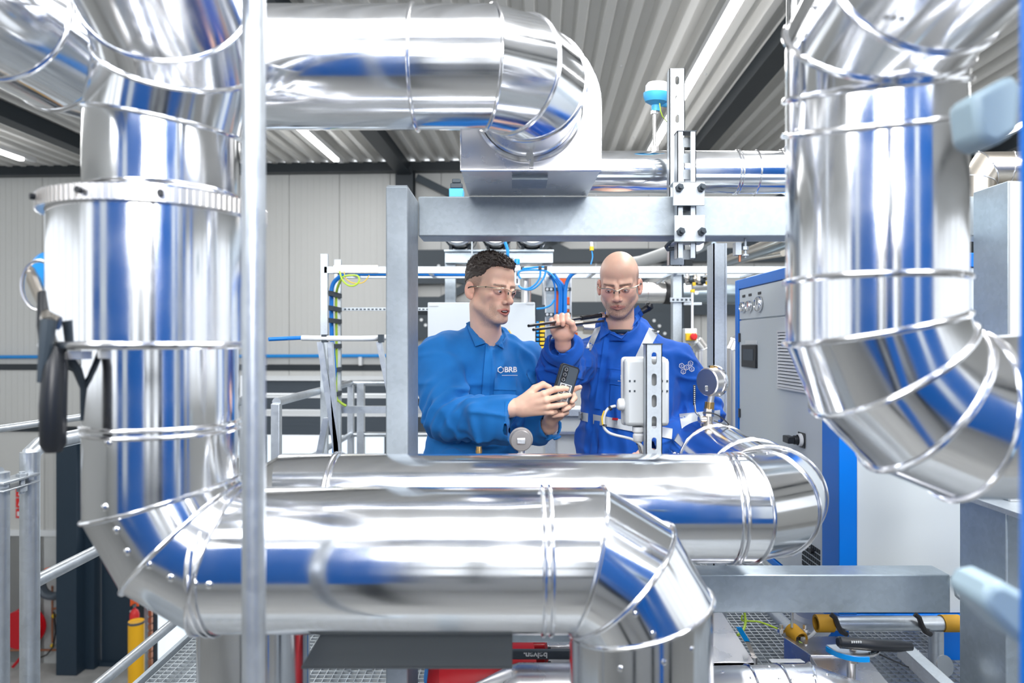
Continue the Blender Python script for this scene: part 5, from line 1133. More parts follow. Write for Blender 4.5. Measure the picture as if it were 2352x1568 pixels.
        lip = np.minimum(cap(m, (.0250, -.080, -.0668), (.004, -.093, -.0628), .0030, .0045), cap(m, (.019, -.082, -.070-o.get('open', 0)*.3), (0, -.093, -.0738-o.get('open', 0)), .003, .0052)); mix(np.clip(1-lip/.0022, 0, 1)*.9, o['lip'])
        br = cap(m, (.049, -.074, .0195), (.014, -.091, .0165), .0022, .0042); mix(np.clip(1-br/.0026, 0, 1)*o['brow']*(.75+.4*vnoise(q, 900)), (.045, .03, .025))
        el = ell(m, (.0315, -.0925, -.0023), (.0150, .009, o.get('eye', .0042)+.0012)); mix(np.clip(1-np.abs(el)/.0012, 0, 1)*.5, (.16, .08, .07))
        mix(np.clip(1-ell(m, (.031, -.095, -.012), (.016, .012, .006))/.004, 0, 1)*.25, o['flush'])
        if 'buzz' in o:
            hl = np.interp(q[:, 1], [-.075, -.05, -.028, -.006, .02, .08, .12], o['buzz'][0]); hi_ = np.interp(q[:, 1], [-.1, -.03, .0, .04, .08, .13], o['buzz'][1])
            mk = np.clip((q[:, 2]-hl)/.016, 0, 1)*np.clip((hi_-q[:, 2])/.03, 0, 1); ear = ell(m, (.083, .015, -.008), (.012, .022, .034)); mk = mk*np.clip(ear/.003, 0, 1)
            mix(mk*o['buzz'][2]*(.85+.3*vnoise(q, 800)), (.055, .045, .042))
        if 'open' in o: mix(np.clip(1-ell(m, (0, -.080, -.067-o['open']*.5), (.017, .010, .0035+o['open']*.35))/.001, 0, 1), (.12, .02, .02))
        return np.clip(c, 0, 1)
def eyes(h, root, gaze):
    for s_ in (-1, 1):
        c = h.W((s_*.0315, -.0775, -.0005)); r = .0130*h.s
        e = obj('eyeball', MB().ball(c, r, 20), M['eye_white'], root)
        d = (h.R @ V(gaze)).normalized(); obj('iris', MB().lathe([(0, r*.99+.0008), (.003, r*.98+.0006), (.0053*h.s, r*.92+.0004)], c, d, 16), M['iris'], e)
def glasses(h, root):
    L = lambda s_, q: h.W((s_*q[0], q[1], q[2]))
    top = [(.082, .006, .006), (.079, -.030, .008), (.073, -.066, .009), (.062, -.090, .008), (.044, -.102, .009), (.028, -.107, .010), (.014, -.110, .006), (.005, -.113, .002), (0, -.114, .001)]
    path = smooth_path([L(-1, q) for q in top]+[L(1, q) for q in top[-2::-1]], 5)
    g_ = obj('safety_glasses', MB().tube(path, .0021*h.s, 8), M['gold_wire'], root)
    tip = []
    for s_ in (-1, 1):
        obj('temple', MB().tube([L(s_, q) for q in ((.079, -.030, .008), (.083, .004, .007), (.085, .018, .003), (.084, .030, -.008))], .0020, 8), M['black_plastic'], g_)
        n = 14; k = 7; vs = []
        for i in range(n+1):
            t = i/n; x = .009+t*.057; y = np.interp(x, [.009, .014, .028, .044, .062, .068], [-.1115, -.110, -.107, -.102, -.090, -.080]); zt_ = np.interp(x, [.009, .014, .028, .044, .062], [.004, .006, .010, .009, .008])
            zb = np.interp(x, [.009, .016, .030, .044, .056, .066], [-.004, -.018, -.025, -.024, -.017, .0])
            for j in range(k+1):
                z = zt_+(zb-zt_)*j/k; vs.append(L(s_, (x, y+.004*(j/k), z)))
        fs = [(i*(k+1)+j, (i+1)*(k+1)+j, (i+1)*(k+1)+j+1, i*(k+1)+j+1) for i in range(n) for j in range(k)]
        ln = obj('lens', MB().add(vs, fs), M['lens'], g_); sol = ln.modifiers.new('thick', 'SOLIDIFY'); sol.thickness = .0012
        obj('nose_pad', MB().ball(L(s_, (.0098, -.107, -.006)), .0042, 10, (.6, .7, 1.2)), M['black_plastic'], g_)
        obj('hinge', MB().ball(L(s_, (.074, -.062, .009)), .0032, 8), M['black_plastic'], g_)
def garment(fields, wr, k=.03):
    def fn(p):
        d = None
        for f in fields:
            v = f(p); d = v if d is None else smin(d, v, k)
        return d+wr(p)
    return fn
def folds(p, amp=.006, f=9, seed=1, dirs=(1, 1, .45)):
    w_ = np.stack([vnoise(p, 5, seed+7), vnoise(p, 5, seed+8), vnoise(p, 5, seed+9)], -1)*.05; q = (p+w_)*arr(dirs)
    a = vnoise(q, f, seed); b = vnoise(q, f*2.1, seed+1); c = vnoise(q, f*4.2, seed+2); t = vnoise(p*arr((.5, 1, 1.3))+w_, 13, seed+4)
    r = np.exp(-(a/.30)**2); r2 = np.exp(-(b/.34)**2); r3 = np.exp(-(t/.24)**2)
    return -amp*(r*1.0+r2*.55+r3*.5+c*.22+a*.6-.5)
def sleeve(a, b, c_, r, cuff, inner=True):     # shoulder a, elbow b, end c_; cuff plane cuts the open end
    a, b, c_ = arr(a), arr(b), arr(c_); ax = (c_-b)/np.linalg.norm(c_-b)
    def fn(p):
        d = smin(cap(p, a, b, r[0], r[1]), cap(p, b, c_, r[1], r[2]), .02)
        L_ = np.linalg.norm(c_-b); t = (p-b) @ ax; rad = np.linalg.norm(p-b-t[..., None]*ax, axis=-1)
        bend = np.exp(-((p-b)**2).sum(-1)/(.11**2)); d = d-.009*bend*np.sin(((p-b) @ (ax+(b-a)/np.linalg.norm(b-a)))*95)
        d = np.where(t > 0, np.maximum(d, np.where(rad < r[1]*1.9, t-L_, -1)), d)
        if inner: d = np.where(t > L_*.45, np.maximum(d, -(rad-(r[2]-.009)-(np.clip(L_-t, 0, .1))*.0)), d)
        return d
    return fn
def patch(name, corners, bvh, off, thick, m, parent, nu=8, nv=8, W=None, curve=None):
    # a cloth piece laid on the garment: found by looking along the camera's rays, kept as real raised cloth
    o0 = V((0, 0, CAMZ)); pts = {}; a, b, c, d = [V(q) for q in corners]
    for i in range(nu+1):
        for j in range(nv+1):
            u, v = i/nu, j/nv; q = (a*(1-u)+b*u)*(1-v)+(d*(1-u)+c*u)*v; r = (P(q.x, q.y, 1)-o0).normalized()
            h_ = bvh.ray_cast(o0, r); pts[i, j] = (r, (h_[0]-o0).length if h_[0] is not None else None)
    good = [v[1] for v in pts.values() if v[1]]
    if not good: return None
    med = sorted(good)[len(good)//2]; top = []; bot = []
    for j in range(nv+1):
        for i in range(nu+1):
            r, L_ = pts[i, j]
            if L_ is None or abs(L_-med) > .12:
                nb = [pts[x, y][1] for x in range(max(0, i-2), min(nu, i+2)+1) for y in range(max(0, j-2), min(nv, j+2)+1) if pts[x, y][1] and abs(pts[x, y][1]-med) <= .12]; L_ = sum(nb)/len(nb) if nb else med
            top.append(o0+r*(L_-off-thick)); bot.append(o0+r*(L_-off+.004))
    w_ = nu+1; n = len(top); fs = [(j*w_+i, j*w_+i+1, (j+1)*w_+i+1, (j+1)*w_+i) for j in range(nv) for i in range(nu)]
    fs += [tuple(n+k for k in reversed(f)) for f in fs]
    ed = [i for i in range(w_)]+[j*w_+nu for j in range(1, nv+1)]+[nv*w_+i for i in range(nu-1, -1, -1)]+[j*w_ for j in range(nv-1, 0, -1)]
    fs += [(ed[k], n+ed[k], n+ed[(k+1) % len(ed)], ed[(k+1) % len(ed)]) for k in range(len(ed))]
    return obj(name, MB().add(top+bot, fs), m, parent, angle=50)
def project(v2, f, cx, cy, s, bvh, off, name, m, parent, rot=0.):      # flat lettering pressed onto the cloth; v2 in its own units, s pixels per unit
    o0 = V((0, 0, CAMZ)); vs = []; last = None
    for p in v2:
        x = p.x*math.cos(rot)-p.y*math.sin(rot); y = p.x*math.sin(rot)+p.y*math.cos(rot)
        r = (P(cx+x*s, cy-y*s, 1)-o0).normalized(); h_ = bvh.ray_cast(o0, r); L_ = (h_[0]-o0).length if h_[0] is not None else last
        if L_ is None: L_ = 2.4
        last = L_; vs.append(o0+r*(L_-off-(.0008 if p.z > 0 else 0)))
    return obj(name, MB().add(vs, f), m, parent, smooth=False)
def hexes(cs, r, w_=.12):
    vs = []; fs = []
    for cx, cy in cs:
        k = len(vs)
        for q in (r, r*(1-w_*2)):
            for i in range(6): a = PI/6+PI/3*i; vs.append(V((cx+q*math.cos(a), cy+q*math.sin(a), .1)))
        fs += [(k+i, k+(i+1) % 6, k+6+(i+1) % 6, k+6+i) for i in range(6)]
    return vs, fs
def tube_legs(hip, ank, r0=.10, r1=.07):
    return lambda p: smin(cap(p, arr(hip), arr((ank[0], ank[1]-.02, (hip[2]+.09)/2)), r0, r0*.82), cap(p, arr((ank[0], ank[1]-.02, (hip[2]+.09)/2)), arr(ank), r0*.82, r1), .03)
def boots(root, ps, yaw):
    for x, y in ps:
        Mx = Matrix.Translation((x, y, 0)) @ Matrix.Rotation(yaw, 4, 'Z')
        b = MB(); b.add([Mx @ V(q) for q in [(-.045, .09, .0), (.045, .09, .0), (.052, -.17, .0), (.03, -.21, .0), (-.03, -.21, .0), (-.052, -.17, .0), (-.042, .085, .13), (.042, .085, .13), (.044, -.03, .12), (.03, -.19, .055), (-.03, -.19, .055), (-.044, -.03, .12)]],
            [(0,1,2,3,4,5), (6,7,8,11), (8,9,10,11), (0,6,7,1), (1,7,8,2), (2,8,9,3), (3,9,10,4), (4,10,11,5), (5,11,6,0)])
        obj('boot', b, M['rubber'], root, bevel=.012)
def hand_mesh(fs, lo, hi, h=.0016, k=.0045, skin=None):
    def fn(p):
        d = None
        for f in fs: v = cap(p, *f[:2], *f[2:4]); d = v if d is None else smin(d, v, f[4] if len(f) > 4 else k)
        return d
    return sdf_mesh(fn, lo, hi, h)
def chain(pts, rs, k=.0045): return [(arr(P(*pts[i])), arr(P(*pts[i+1])), rs[i], rs[i+1], k) for i in range(len(pts)-1)]
def bounds(fs, m=.03):
    a = np.concatenate([np.stack([f[0], f[1]]) for f in fs]); return a.min(0)-m, a.max(0)+m
def handcol(skin, flush, tips):
    def fn(p):
        c = np.tile(arr(skin), (len(p), 1))*(1+.06*vnoise(p, 90)[:, None]); 
        for t, r in tips: k = np.clip(1.3-np.linalg.norm(p-arr(t), axis=-1)/r, 0, 1)[:, None]*.5; c = c*(1-k)+arr(flush)*k
        return np.clip(c, 0, 1)
    return fn
# ============ first man
SK1 = (.90, .57, .43); FL1 = (.90, .42, .31)
nk1 = P(1118, 790, 2.535)
H1 = Head(head_frame(1127, 667, 2.46, math.radians(42), math.radians(6), math.radians(2), 1.02), dict(fw=.0585, jw=.046, cw=.072, hollow=1, neck=nk1, open=.0045, eye=.0045, skin=SK1, flush=FL1, stub=.35, lip=(.60, .20, .16), brow=.75,
    buzz=([.075, .05, .030, -.010, -.030, -.045, -.05], [.02, .05, .085, .09, .09, .09], .55)))
hv = sdf_mesh(H1.sdf, H1.cn+arr((-.13, -.15, -.30)), H1.cn+arr((.15, .15, .15)), .0018)
rh = chain([(1110, 950, 2.26), (1172, 936, 2.215), (1200, 934, 2.205)], [.034, .029, .026], .012)+chain([(1196, 924, 2.205), (1249, 905, 2.172)], [.019, .0115], .010)+chain([(1196, 932, 2.205), (1254, 920, 2.168)], [.020, .0115], .010)+chain([(1196, 940, 2.205), (1256, 934, 2.172)], [.019, .0105], .010)+chain([(1200, 946, 2.205), (1256, 946, 2.180)], [.017, .0095], .010)
rh += chain([(1249, 904, 2.172), (1277, 893, 2.170), (1291, 892, 2.178), (1302, 892, 2.186)], [.0108, .0095, .0088, .0078])
rh += chain([(1254, 919, 2.168), (1284, 911, 2.166), (1298, 909, 2.176), (1308, 907, 2.186)], [.0108, .0095, .0088, .0078])
rh += chain([(1256, 934, 2.172), (1281, 931, 2.172), (1291, 929, 2.180), (1299, 927, 2.190)], [.0102, .0090, .0083, .0074])
rh += chain([(1256, 946, 2.180), (1268, 947, 2.182), (1276, 946, 2.192)], [.0094, .0083, .0072])
rh += chain([(1205, 918, 2.210), (1228, 893, 2.212)], [.020, .0125], .010)+chain([(1228, 892, 2.212), (1247, 883, 2.216), (1262, 889, 2.222)], [.0125, .0108, .0090])
lh = chain([(1236, 985, 2.43), (1262, 978, 2.34), (1266, 962, 2.30)], [.030, .027, .026], .012)
for a, b in (((1268, 950, 2.290), (1296, 905, 2.268)), ((1272, 952, 2.290), (1302, 922, 2.262)), ((1272, 956, 2.290), (1300, 938, 2.258)), ((1268, 962, 2.290), (1286, 956, 2.258))): lh += chain([a, b], [.018, .012], .010)
lh += chain([(1296, 905, 2.268), (1316, 894, 2.248), (1332, 889, 2.236)], [.0115, .0095, .0078])
lh += chain([(1302, 922, 2.262), (1317, 908, 2.244), (1320, 914, 2.226), (1314, 922, 2.212)], [.0105, .0092, .0085, .0076])
lh += chain([(1300, 938, 2.258), (1314, 929, 2.240), (1306, 936, 2.216), (1294, 941, 2.205)], [.0102, .0090, .0083, .0074])
lh += chain([(1286, 956, 2.258), (1301, 947, 2.236), (1290, 952, 2.212), (1271, 955, 2.200)], [.0098, .0086, .0078, .0070])
r_m = hand_mesh(rh, *bounds(rh)); l_m = hand_mesh(lh, *bounds(lh))
C1 = arr((-.118, 2.545, 0)); RZ1 = rotz(math.radians(30))
inner1 = sdf_mesh(lambda p: smin(smin(ell(p, C1+arr((0, 0, 1.25)), (.145, .09, .22), RZ1), ell(p, C1+arr((0, 0, .98)), (.14, .095, .18), RZ1), .05), cap(p, arr(nk1)-arr((0, 0, .0)), C1+arr((0, 0, 1.35)), .05, .07), .04), (-.4, 2.25, .75), (.2, 2.85, 1.5), .01)
skcol1 = lambda p: np.where((p[:, 2] > 1.37)[:, None], H1.col(p), handcol(SK1, FL1, [])(p))
man1, _, _ = np_obj('person', [hv, r_m, l_m, inner1], M['skin'], None, skcol1, origin=(-.12, 2.55, 0))
tag(man1, 'man in a plain blue coverall with short dark hair, holding a phone', 'person')
eyes(H1, man1, (.10, -1, -.40)); glasses(H1, man1)
obj('teeth', MB().prism([(-.011, -.0012), (.011, -.0012), (.009, -.0058), (-.009, -.0058)], 'y', 0, 1, M=Matrix.Translation(H1.W((0, -.0865, -.0643))) @ H1.R.to_4x4() @ Matrix.Scale(.003, 4, (0, 1, 0))), M['teeth'], man1)
def hair_sdf(p):
    q = H1.loc(p); x = np.abs(q[..., 0]); m = np.stack([x, q[..., 1], q[..., 2]], -1)
    up_ = np.clip((q[..., 2]-.05)/.06, 0, 1); fr = np.clip((-.01-q[..., 1])/.07, 0, 1)
    th = .0020+.007*up_+.008*up_*fr
    d = smin(ell(m, (0, .020, .045), (.072, .094, .082)), ell(m, (0, -.034, .056), (.058, .050, .048)), .022)-th
    st = np.stack([q[..., 0]*1.0+q[..., 2]*.4, q[..., 1]*.25+q[..., 2]*.15, q[..., 2]*.5], -1); d = d-.0045*vnoise(st, 300, 3)*(.3+up_)-.003*vnoise(q, 75, 5)*up_
    zh = np.interp(q[..., 1], [-.10, -.082, -.066, -.045, -.02, .02, .07, .12], [.084, .086, .080, .062, .046, .038, .022, .0])+.004*vnoise(q, 200, 8)
    zh = zh-.004*np.clip(1-x/.03, 0, 1)+.010*np.clip((x-.028)/.02, 0, 1)*(q[..., 1] < -.04)
    return smax(d, zh-q[..., 2], .004)*H1.s
hr, _, _ = np_obj('hair', [sdf_mesh(hair_sdf, H1.cn+arr((-.12, -.13, -.03)), H1.cn+arr((.13, .14, .17)), .0018)], M['hair_dark'], man1)
mb = MB(); rnd = random.Random(5); hb = BVHTree.FromPolygons(*(lambda t: ([V(v) for v in t[0]], [tuple(f) for f in t[1]]))(sdf_mesh(hair_sdf, H1.cn+arr((-.12, -.13, -.03)), H1.cn+arr((.13, .14, .17)), .004)))
for k in range(2600):
    a = rnd.uniform(-PI, PI); e = rnd.uniform(.25, 1.5); d = H1.R @ V((math.cos(a)*math.cos(e), math.sin(a)*math.cos(e), math.sin(e)))
    o_ = H1.W((0, .02, .04)); hit = hb.ray_cast(o_+d*.3, -d)
    if hit[0] is None: continue
    q = hit[0]; l_ = H1.R.transposed() @ (q-H1.c)
    if l_.z < .052: continue
    fwd = H1.R @ V((rnd.uniform(-.5, .5), -1.0, rnd.uniform(.1, .9)+(.5 if l_.y < -.04 else 0))); tip = q+(fwd.normalized()*.8+d*.6).normalized()*rnd.uniform(.006, .014)*(1 if l_.z > .08 else .5)
    s1 = d.cross(fwd).normalized()*.0008; b0 = q-d*.003; mb.add([b0-s1, b0+s1, b0+d*.001+fwd.normalized()*.001, (b0+tip)/2+d*.002+s1*.5, (b0+tip)/2+d*.002-s1*.5, tip], [(0,1,3,4), (1,2,3), (2,0,4), (4,3,5), (2,4,3)])
obj('hair_tips', mb, M['hair_dark'], hr, smooth=False, fix=False)['kind'] = 'stuff'
sR = P(1003, 818, 2.44); eR = P(1028, 962, 2.31); cR = P(1174, 968, 2.225); sL = P(1205, 826, 2.63); eL = P(1199, 975, 2.53); cL = P(1272, 972, 2.345)
slR = sleeve(sR, eR, cR, (.066, .073, .066), 1); slL = sleeve(sL, eL, cL, (.064, .066, .060), 1)
def collar_fn(nk, hd, front, ht):
    nk = arr(nk); up_ = (arr(hd)-nk); up_ = up_/np.linalg.norm(up_); fr = arr(front)
    def fn(p):
        sh = np.abs(cap(p, nk-arr((0, 0, .04)), nk+up_*.13, .080, .064))-.0035; back = -((p-nk)[..., :2] @ fr[:2])
        return np.maximum(np.maximum(sh, p[..., 2]-(nk[2]+ht+back*.75)), nk[2]-.03-p[..., 2])
    return fn
FR1 = arr((.34, -.94, 0)); FR2 = arr((-.12, -.99, 0))
collar1 = collar_fn(nk1, H1.W((0, .028, -.055)), FR1, .066)
fn1 = garment([lambda p: ell(p, C1+arr((0, .0, 1.27)), (.178, .128, .23), RZ1), lambda p: ell(p, C1+arr((-.012, 0, 1.04)), (.196, .145, .25), RZ1), lambda p: ell(p, C1+arr((-.01, 0, .87)), (.175, .14, .18), RZ1),
    lambda p: cap(p, arr(sR)+arr((.03, .02, -.005)), arr(sL)+arr((-.03, -.01, -.005)), .062), lambda p: cap(p, arr(nk1)+arr((-.02, .03, .028)), arr(sR)+arr((.03, .02, 0)), .050, .058), lambda p: cap(p, arr(nk1)+arr((.01, .035, .020)), arr(sL)+arr((-.03, -.01, 0)), .048, .056),
    tube_legs((-.21, 2.52, .84), (-.23, 2.50, .10)), tube_legs((-.04, 2.60, .84), (-.02, 2.62, .10))], lambda p: 0, .045)
def coat1(p):
    d = fn1(p); d = smin(d, slR(p), .02); d = smin(d, slL(p), .018)+folds(p, .0165, 8, 2, (1, 1, .36))
    vee = cap(p, arr(nk1)+arr((.0, -.01, .07)), arr(nk1)+FR1*.10+arr((0, 0, -.012)), .058, .012); d = smin(d, collar1(p), .008)
    return smax(d, -vee, .004)
cm1 = sdf_mesh(coat1, (-.45, 2.15, .08), (.25, 2.85, 1.60), .0048)
coat, cv, cf = np_obj('coverall', [cm1], M['fabric_light'], man1)
bv1 = BVHTree.FromPolygons([V(v) for v in cv], [tuple(f) for f in cf])
FB = M['fabric_lit_flap']
patch('collar_flap', [(1070, 742), (1084, 735), (1118, 787), (1092, 795)], bv1, .010, .005, FB, coat, 6, 10)
patch('collar_flap', [(1136, 760), (1148, 750), (1158, 801), (1135, 788)], bv1, .010, .005, FB, coat, 6, 10)
patch('placket', [(1116, 790), (1132, 790), (1122, 930), (1105, 925)], bv1, .003, .004, FB, coat, 5, 24)
patch('pocket', [(1137, 868), (1187, 868), (1182, 930), (1132, 924)], bv1, .002, .004, FB, coat, 12, 12)
patch('pocket_flap', [(1136, 872), (1189, 872), (1186, 896), (1135, 895)], bv1, .006, .004, FB, coat, 12, 6)
patch('sleeve_pocket', [(1210, 857), (1229, 850), (1243, 876), (1221, 882)], bv1, .003, .004, FB, coat, 8, 8)
patch('cuff', [(1160, 922), (1172, 920), (1172, 1018), (1160, 1015)], bv1, .0005, .002, FB, coat, 4, 20)
v, f = text_mesh('BRB', 1.0, .1); project(v, f, 1173, 849, 17.0, bv1, .0018, 'chest_lettering', M['white_text'], coat)
v, f = hexes([(0, 0)], 1.0, .13); project(v, f, 1150, 849, 8.0, bv1, .0012, 'chest_emblem', M['white_text'], coat)
v, f = text_mesh('- - - -- ---- - - -', 1.0, .1); mbx = MB()
vv = []; ff = []
for k in range(13): x = 1153+k*2.8; n = len(vv); vv += [V((x, 861, .1)), V((x+2.0, 861, .1)), V((x+2.0, 862.4, .1)), V((x, 862.4, .1))]; ff.append((n, n+1, n+2, n+3))
project([V((p.x-1172, -(p.y-861), .1)) for p in vv], ff, 1172, 861, 1.0, bv1, .0016, 'small_lettering', M['white_text'], coat)
c = P(1255, 978, 2.28); h_ = bv1.ray_cast(V((0, 0, CAMZ)), (P(1243, 978, 1)-V((0, 0, CAMZ))).normalized())
for px_, py_ in ((1243, 975), (1244, 980)):
    h_ = bv1.ray_cast(V((0, 0, CAMZ)), (P(px_, py_, 1)-V((0, 0, CAMZ))).normalized())
    if h_[0] is not None: obj('press_stud', MB().cyl(h_[0], h_[0]+V((0, -.003, 0)), .004, n=12), M['black_plastic'], coat)
boots(man1, ((-.23, 2.50), (-.02, 2.62)), math.radians(30))
# phone
t = thing('phone', 'black smartphone with a white barcode sticker held in both hands by the first man', 'phone', P(1300, 880, 2.22))
tl, tr, br_, bl = P(1290, 832, 2.205), P(1331, 845, 2.235), P(1303, 925, 2.225), P(1262, 919, 2.200)
ux = (tr-tl).normalized(); uz = (tl-bl).normalized(); uy = ux.cross(uz).normalized(); uz = uy.cross(ux).normalized() if True else uz
uz = (uz if uz.dot(tl-bl) > 0 else -uz); uy = uz.cross(ux).normalized()
W_ = .074; H_ = (tl-bl).length*1.16; cen = (tl+tr)/2-uz*H_/2; MP = Matrix.Translation(cen) @ Matrix(((ux.x, uy.x, uz.x, 0), (ux.y, uy.y, uz.y, 0), (ux.z, uy.z, uz.z, 0), (0, 0, 0, 1)))
fs_ = -1 if (cen+uy-V((0, 0, CAMZ))).length > (cen-uy-V((0, 0, CAMZ))).length else 1      # which side looks at the camera
W_ = (tr-tl).length
def rrect(w_, h_, r, n=5):
    return [(sx*(w_/2-r)+r*math.cos(a0+PI/2*i/n), sz*(h_/2-r)+r*math.sin(a0+PI/2*i/n)) for sx, sz, a0 in ((1, 1, 0), (-1, 1, PI/2), (-1, -1, PI), (1, -1, 1.5*PI)) for i in range(n+1)]
obj('phone_case', MB().prism(rrect(W_, H_, .011), 'y', -.0055, .0055, M=MP), M['black_plastic'], t, bevel=.0015)
q = fs_; obj('back_glass', MB().prism(rrect(W_-.009, H_-.009, .008), 'y', q*.0056, q*.0060, M=MP), M['dark_panel'], t)
sx = -1
cb_ = obj('camera_bump', MB().prism([(x+sx*W_*.22, z+H_*.27) for x, z in rrect(.019, .052, .008)], 'y', q*.006, q*.0078, M=MP), M['black_plastic'], t)
for k in range(3):
    c = MP @ V((sx*W_*.22, q*.0078, H_*.27+.017-.017*k)); obj('camera_lens', MB().lathe([(.0062, 0), (.0062, .0012), (.0045, .0014), (.0040, .0006), (0, .0006)], c, uy*q, 18), M['chrome'], cb_)
    obj('lens_glass', MB().lathe([(0, .0011), (.0042, .0011)], c, uy*q, 16), M['black_steel'], cb_)
lb = obj('barcode_label', MB().box((-.020, min(q*.0061, q*.0064), -.050), (.024, max(q*.0061, q*.0064), .012), M=MP), M['white_paint'], t)
mb = MB(); z = -.047; rnd = random.Random(2)
while z < .008:
    h_ = rnd.choice((.0012, .002, .003)); mb.box((-.017, min(q*.0064, q*.0066), z), (-.002, max(q*.0064, q*.0066), z+h_), M=MP); mb.box((.004, min(q*.0064, q*.0066), z), (.020, max(q*.0064, q*.0066), z+h_), M=MP); z += h_+rnd.choice((.0012, .002))
obj('barcode', mb, M['black_text'], lb)
# ============ second man
SK2 = (.87, .54, .41); FL2 = (.86, .38, .29)
nk2 = P(1424, 765, 2.68)
H2 = Head(head_frame(1422, 656, 2.62, math.radians(-14), math.radians(15), math.radians(0), .98), dict(fw=.0665, jw=.055, cw=.0755, ch=.086, neck=nk2, eye=.0034, skin=SK2, flush=FL2, stub=.62, lip=(.50, .20, .17), brow=.8,
    buzz=([.12, .12, .040, -.008, -.035, -.045, -.05], [.0, .05, .065, .085, .10, .11], .62)))
hv = sdf_mesh(H2.sdf, H2.cn+arr((-.14, -.15, -.30)), H2.cn+arr((.14, .16, .16)), .0018)
fr_ = chain([(1293, 792, 2.32), (1292, 772, 2.30)], [.028, .027], .012)+chain([(1276, 755, 2.285), (1306, 755, 2.285)], [.019, .019], .012)+chain([(1282, 766, 2.288), (1304, 766, 2.285)], [.020, .021], .012)
for x, yt, ye, r in ((1267, 734, 738, .0082), (1279, 727, 745, .0092), (1291, 724, 745, .0094), (1303, 724, 740, .0094)):
    fr_ += chain([(x+2, 748, 2.295), (x, yt+1, 2.282), (x, yt+4, 2.256), (x+.5, (yt+ye)/2+4, 2.240), (x+1.5, ye, 2.243)], [r*1.15, r*1.08, r, r*.98, r*.88], .0025)
fr_ += chain([(1308, 768, 2.285), (1317, 755, 2.262), (1313, 742, 2.246), (1306, 737, 2.243)], [.0145, .0115, .0102, .0090])
f_m = hand_mesh(fr_, *bounds(fr_))
lw = chain([(1500, 1046, 2.47), (1476, 1047, 2.43)], [.026, .026], .012)
for k, (a, b, c_) in enumerate(((0, -22, 2.395), (6, -20, 2.39), (12, -17, 2.39), (18, -13, 2.395))):
    lw += chain([(1480, 1047+a*.6, 2.43), (1458+k*1.5, 1046+a, c_+.01), (1446+k*2, 1052+a, c_+.0), (1444+k*2.5, 1064+a, c_+.01)], [.013, .0105, .0092, .0078], .004)
lw += chain([(1484, 1040, 2.42), (1468, 1042, 2.38), (1456, 1050, 2.372)], [.013, .011, .009])
w_m = hand_mesh(lw, *bounds(lw))
C2 = arr((.468, 2.70, 0)); RZ2 = rotz(math.radians(-6))
inner2 = sdf_mesh(lambda p: smin(smin(ell(p, C2+arr((0, 0, 1.25)), (.15, .095, .22), RZ2), ell(p, C2+arr((0, 0, .98)), (.155, .105, .18), RZ2), .05), cap(p, arr(nk2), C2+arr((0, 0, 1.35)), .05, .07), .04), (.2, 2.45, .75), (.75, 2.95, 1.5), .01)
skcol2 = lambda p: np.where(((p[:, 2] > 1.37) & (p[:, 0] > .27))[:, None], H2.col(p), handcol(SK2, FL2, [])(p)*arr((1.0, .93, .95)))
man2, _, _ = np_obj('person', [hv, f_m, w_m, inner2], M['skin'], None, skcol2, origin=(.468, 2.70, 0))
tag(man2, 'bald man in a blue coverall with silver stripes, rods over his shoulder', 'person')
eyes(H2, man2, (-.12, -1, -.55)); glasses(H2, man2)
sR = P(1347, 822, 2.69); eR = P(1284, 850, 2.45); cR = P(1291, 779, 2.305); sL = P(1540, 826, 2.70); eL = P(1617, 948, 2.73); cL = P(1496, 1046, 2.475)
slR = sleeve(sR, eR, cR, (.070, .066, .052), 0); slL = sleeve(sL, eL, cL, (.074, .068, .050), 0)
ell_ = lambda c, r: (lambda p: ell(p, C2+arr(c), r, RZ2))
fn2 = garment([ell_((0, 0, 1.27), (.190, .132, .235)), ell_((0, -.01, 1.04), (.200, .152, .26)), ell_((0, 0, .87), (.185, .145, .18)), lambda p: cap(p, arr(sR)+arr((.03, .0, -.005)), arr(sL)+arr((-.03, .0, -.005)), .066),
    lambda p: cap(p, arr(nk2)+arr((-.015, .035, .015)), arr(sR)+arr((.035, 0, 0)), .054, .056), lambda p: cap(p, arr(nk2)+arr((.02, .035, .022)), arr(sL)+arr((-.035, 0, 0)), .056, .056),
    tube_legs((.375, 2.70, .84), (.36, 2.70, .10), .105), tube_legs((.555, 2.70, .84), (.57, 2.70, .10), .105)], lambda p: 0, .045)
collar2 = collar_fn(nk2, H2.W((0, .028, -.055)), FR2, .062)
def coat2(p):
    d = fn2(p); d = smin(d, slR(p), .02); d = smin(d, slL(p), .02)+folds(p, .0155, 8.5, 9, (1, 1, .38))
    vee = cap(p, arr(nk2)+arr((0, -.01, .07)), arr(nk2)+FR2*.10+arr((0, 0, -.000)), .060, .016); d = smin(d, collar2(p), .008)
    return smax(d, -vee, .004)
cm2 = sdf_mesh(coat2, (.08, 2.2, .08), (.90, 3.0, 1.60), .0048)
coat, cv, cf = np_obj('coverall', [cm2], M['fabric_deep'], man2)
bv2 = BVHTree.FromPolygons([V(v) for v in cv], [tuple(f) for f in cf])
us = obj('undershirt', MB().tube([V((nk2.x+.058*math.cos(a), nk2.y-.012+.058*math.sin(a), nk2.z+.006)) for a in [2*PI*i/24 for i in range(24)]], .008, 8, True), M['undershirt'], man2)
FD = M['fabric_deep_lit_flap']; RF = M['reflective']
patch('collar_flap', [(1380, 742), (1392, 726), (1399, 764), (1376, 780)], bv2, .010, .005, FD, coat, 6, 8)
patch('collar_flap', [(1466, 700), (1478, 722), (1428, 778), (1402, 766)], bv2, .006, .004, FD, coat, 8, 8)
patch('placket', [(1388, 775), (1400, 775), (1380, 940), (1365, 938)], bv2, .003, .004, FD, coat, 5, 24)
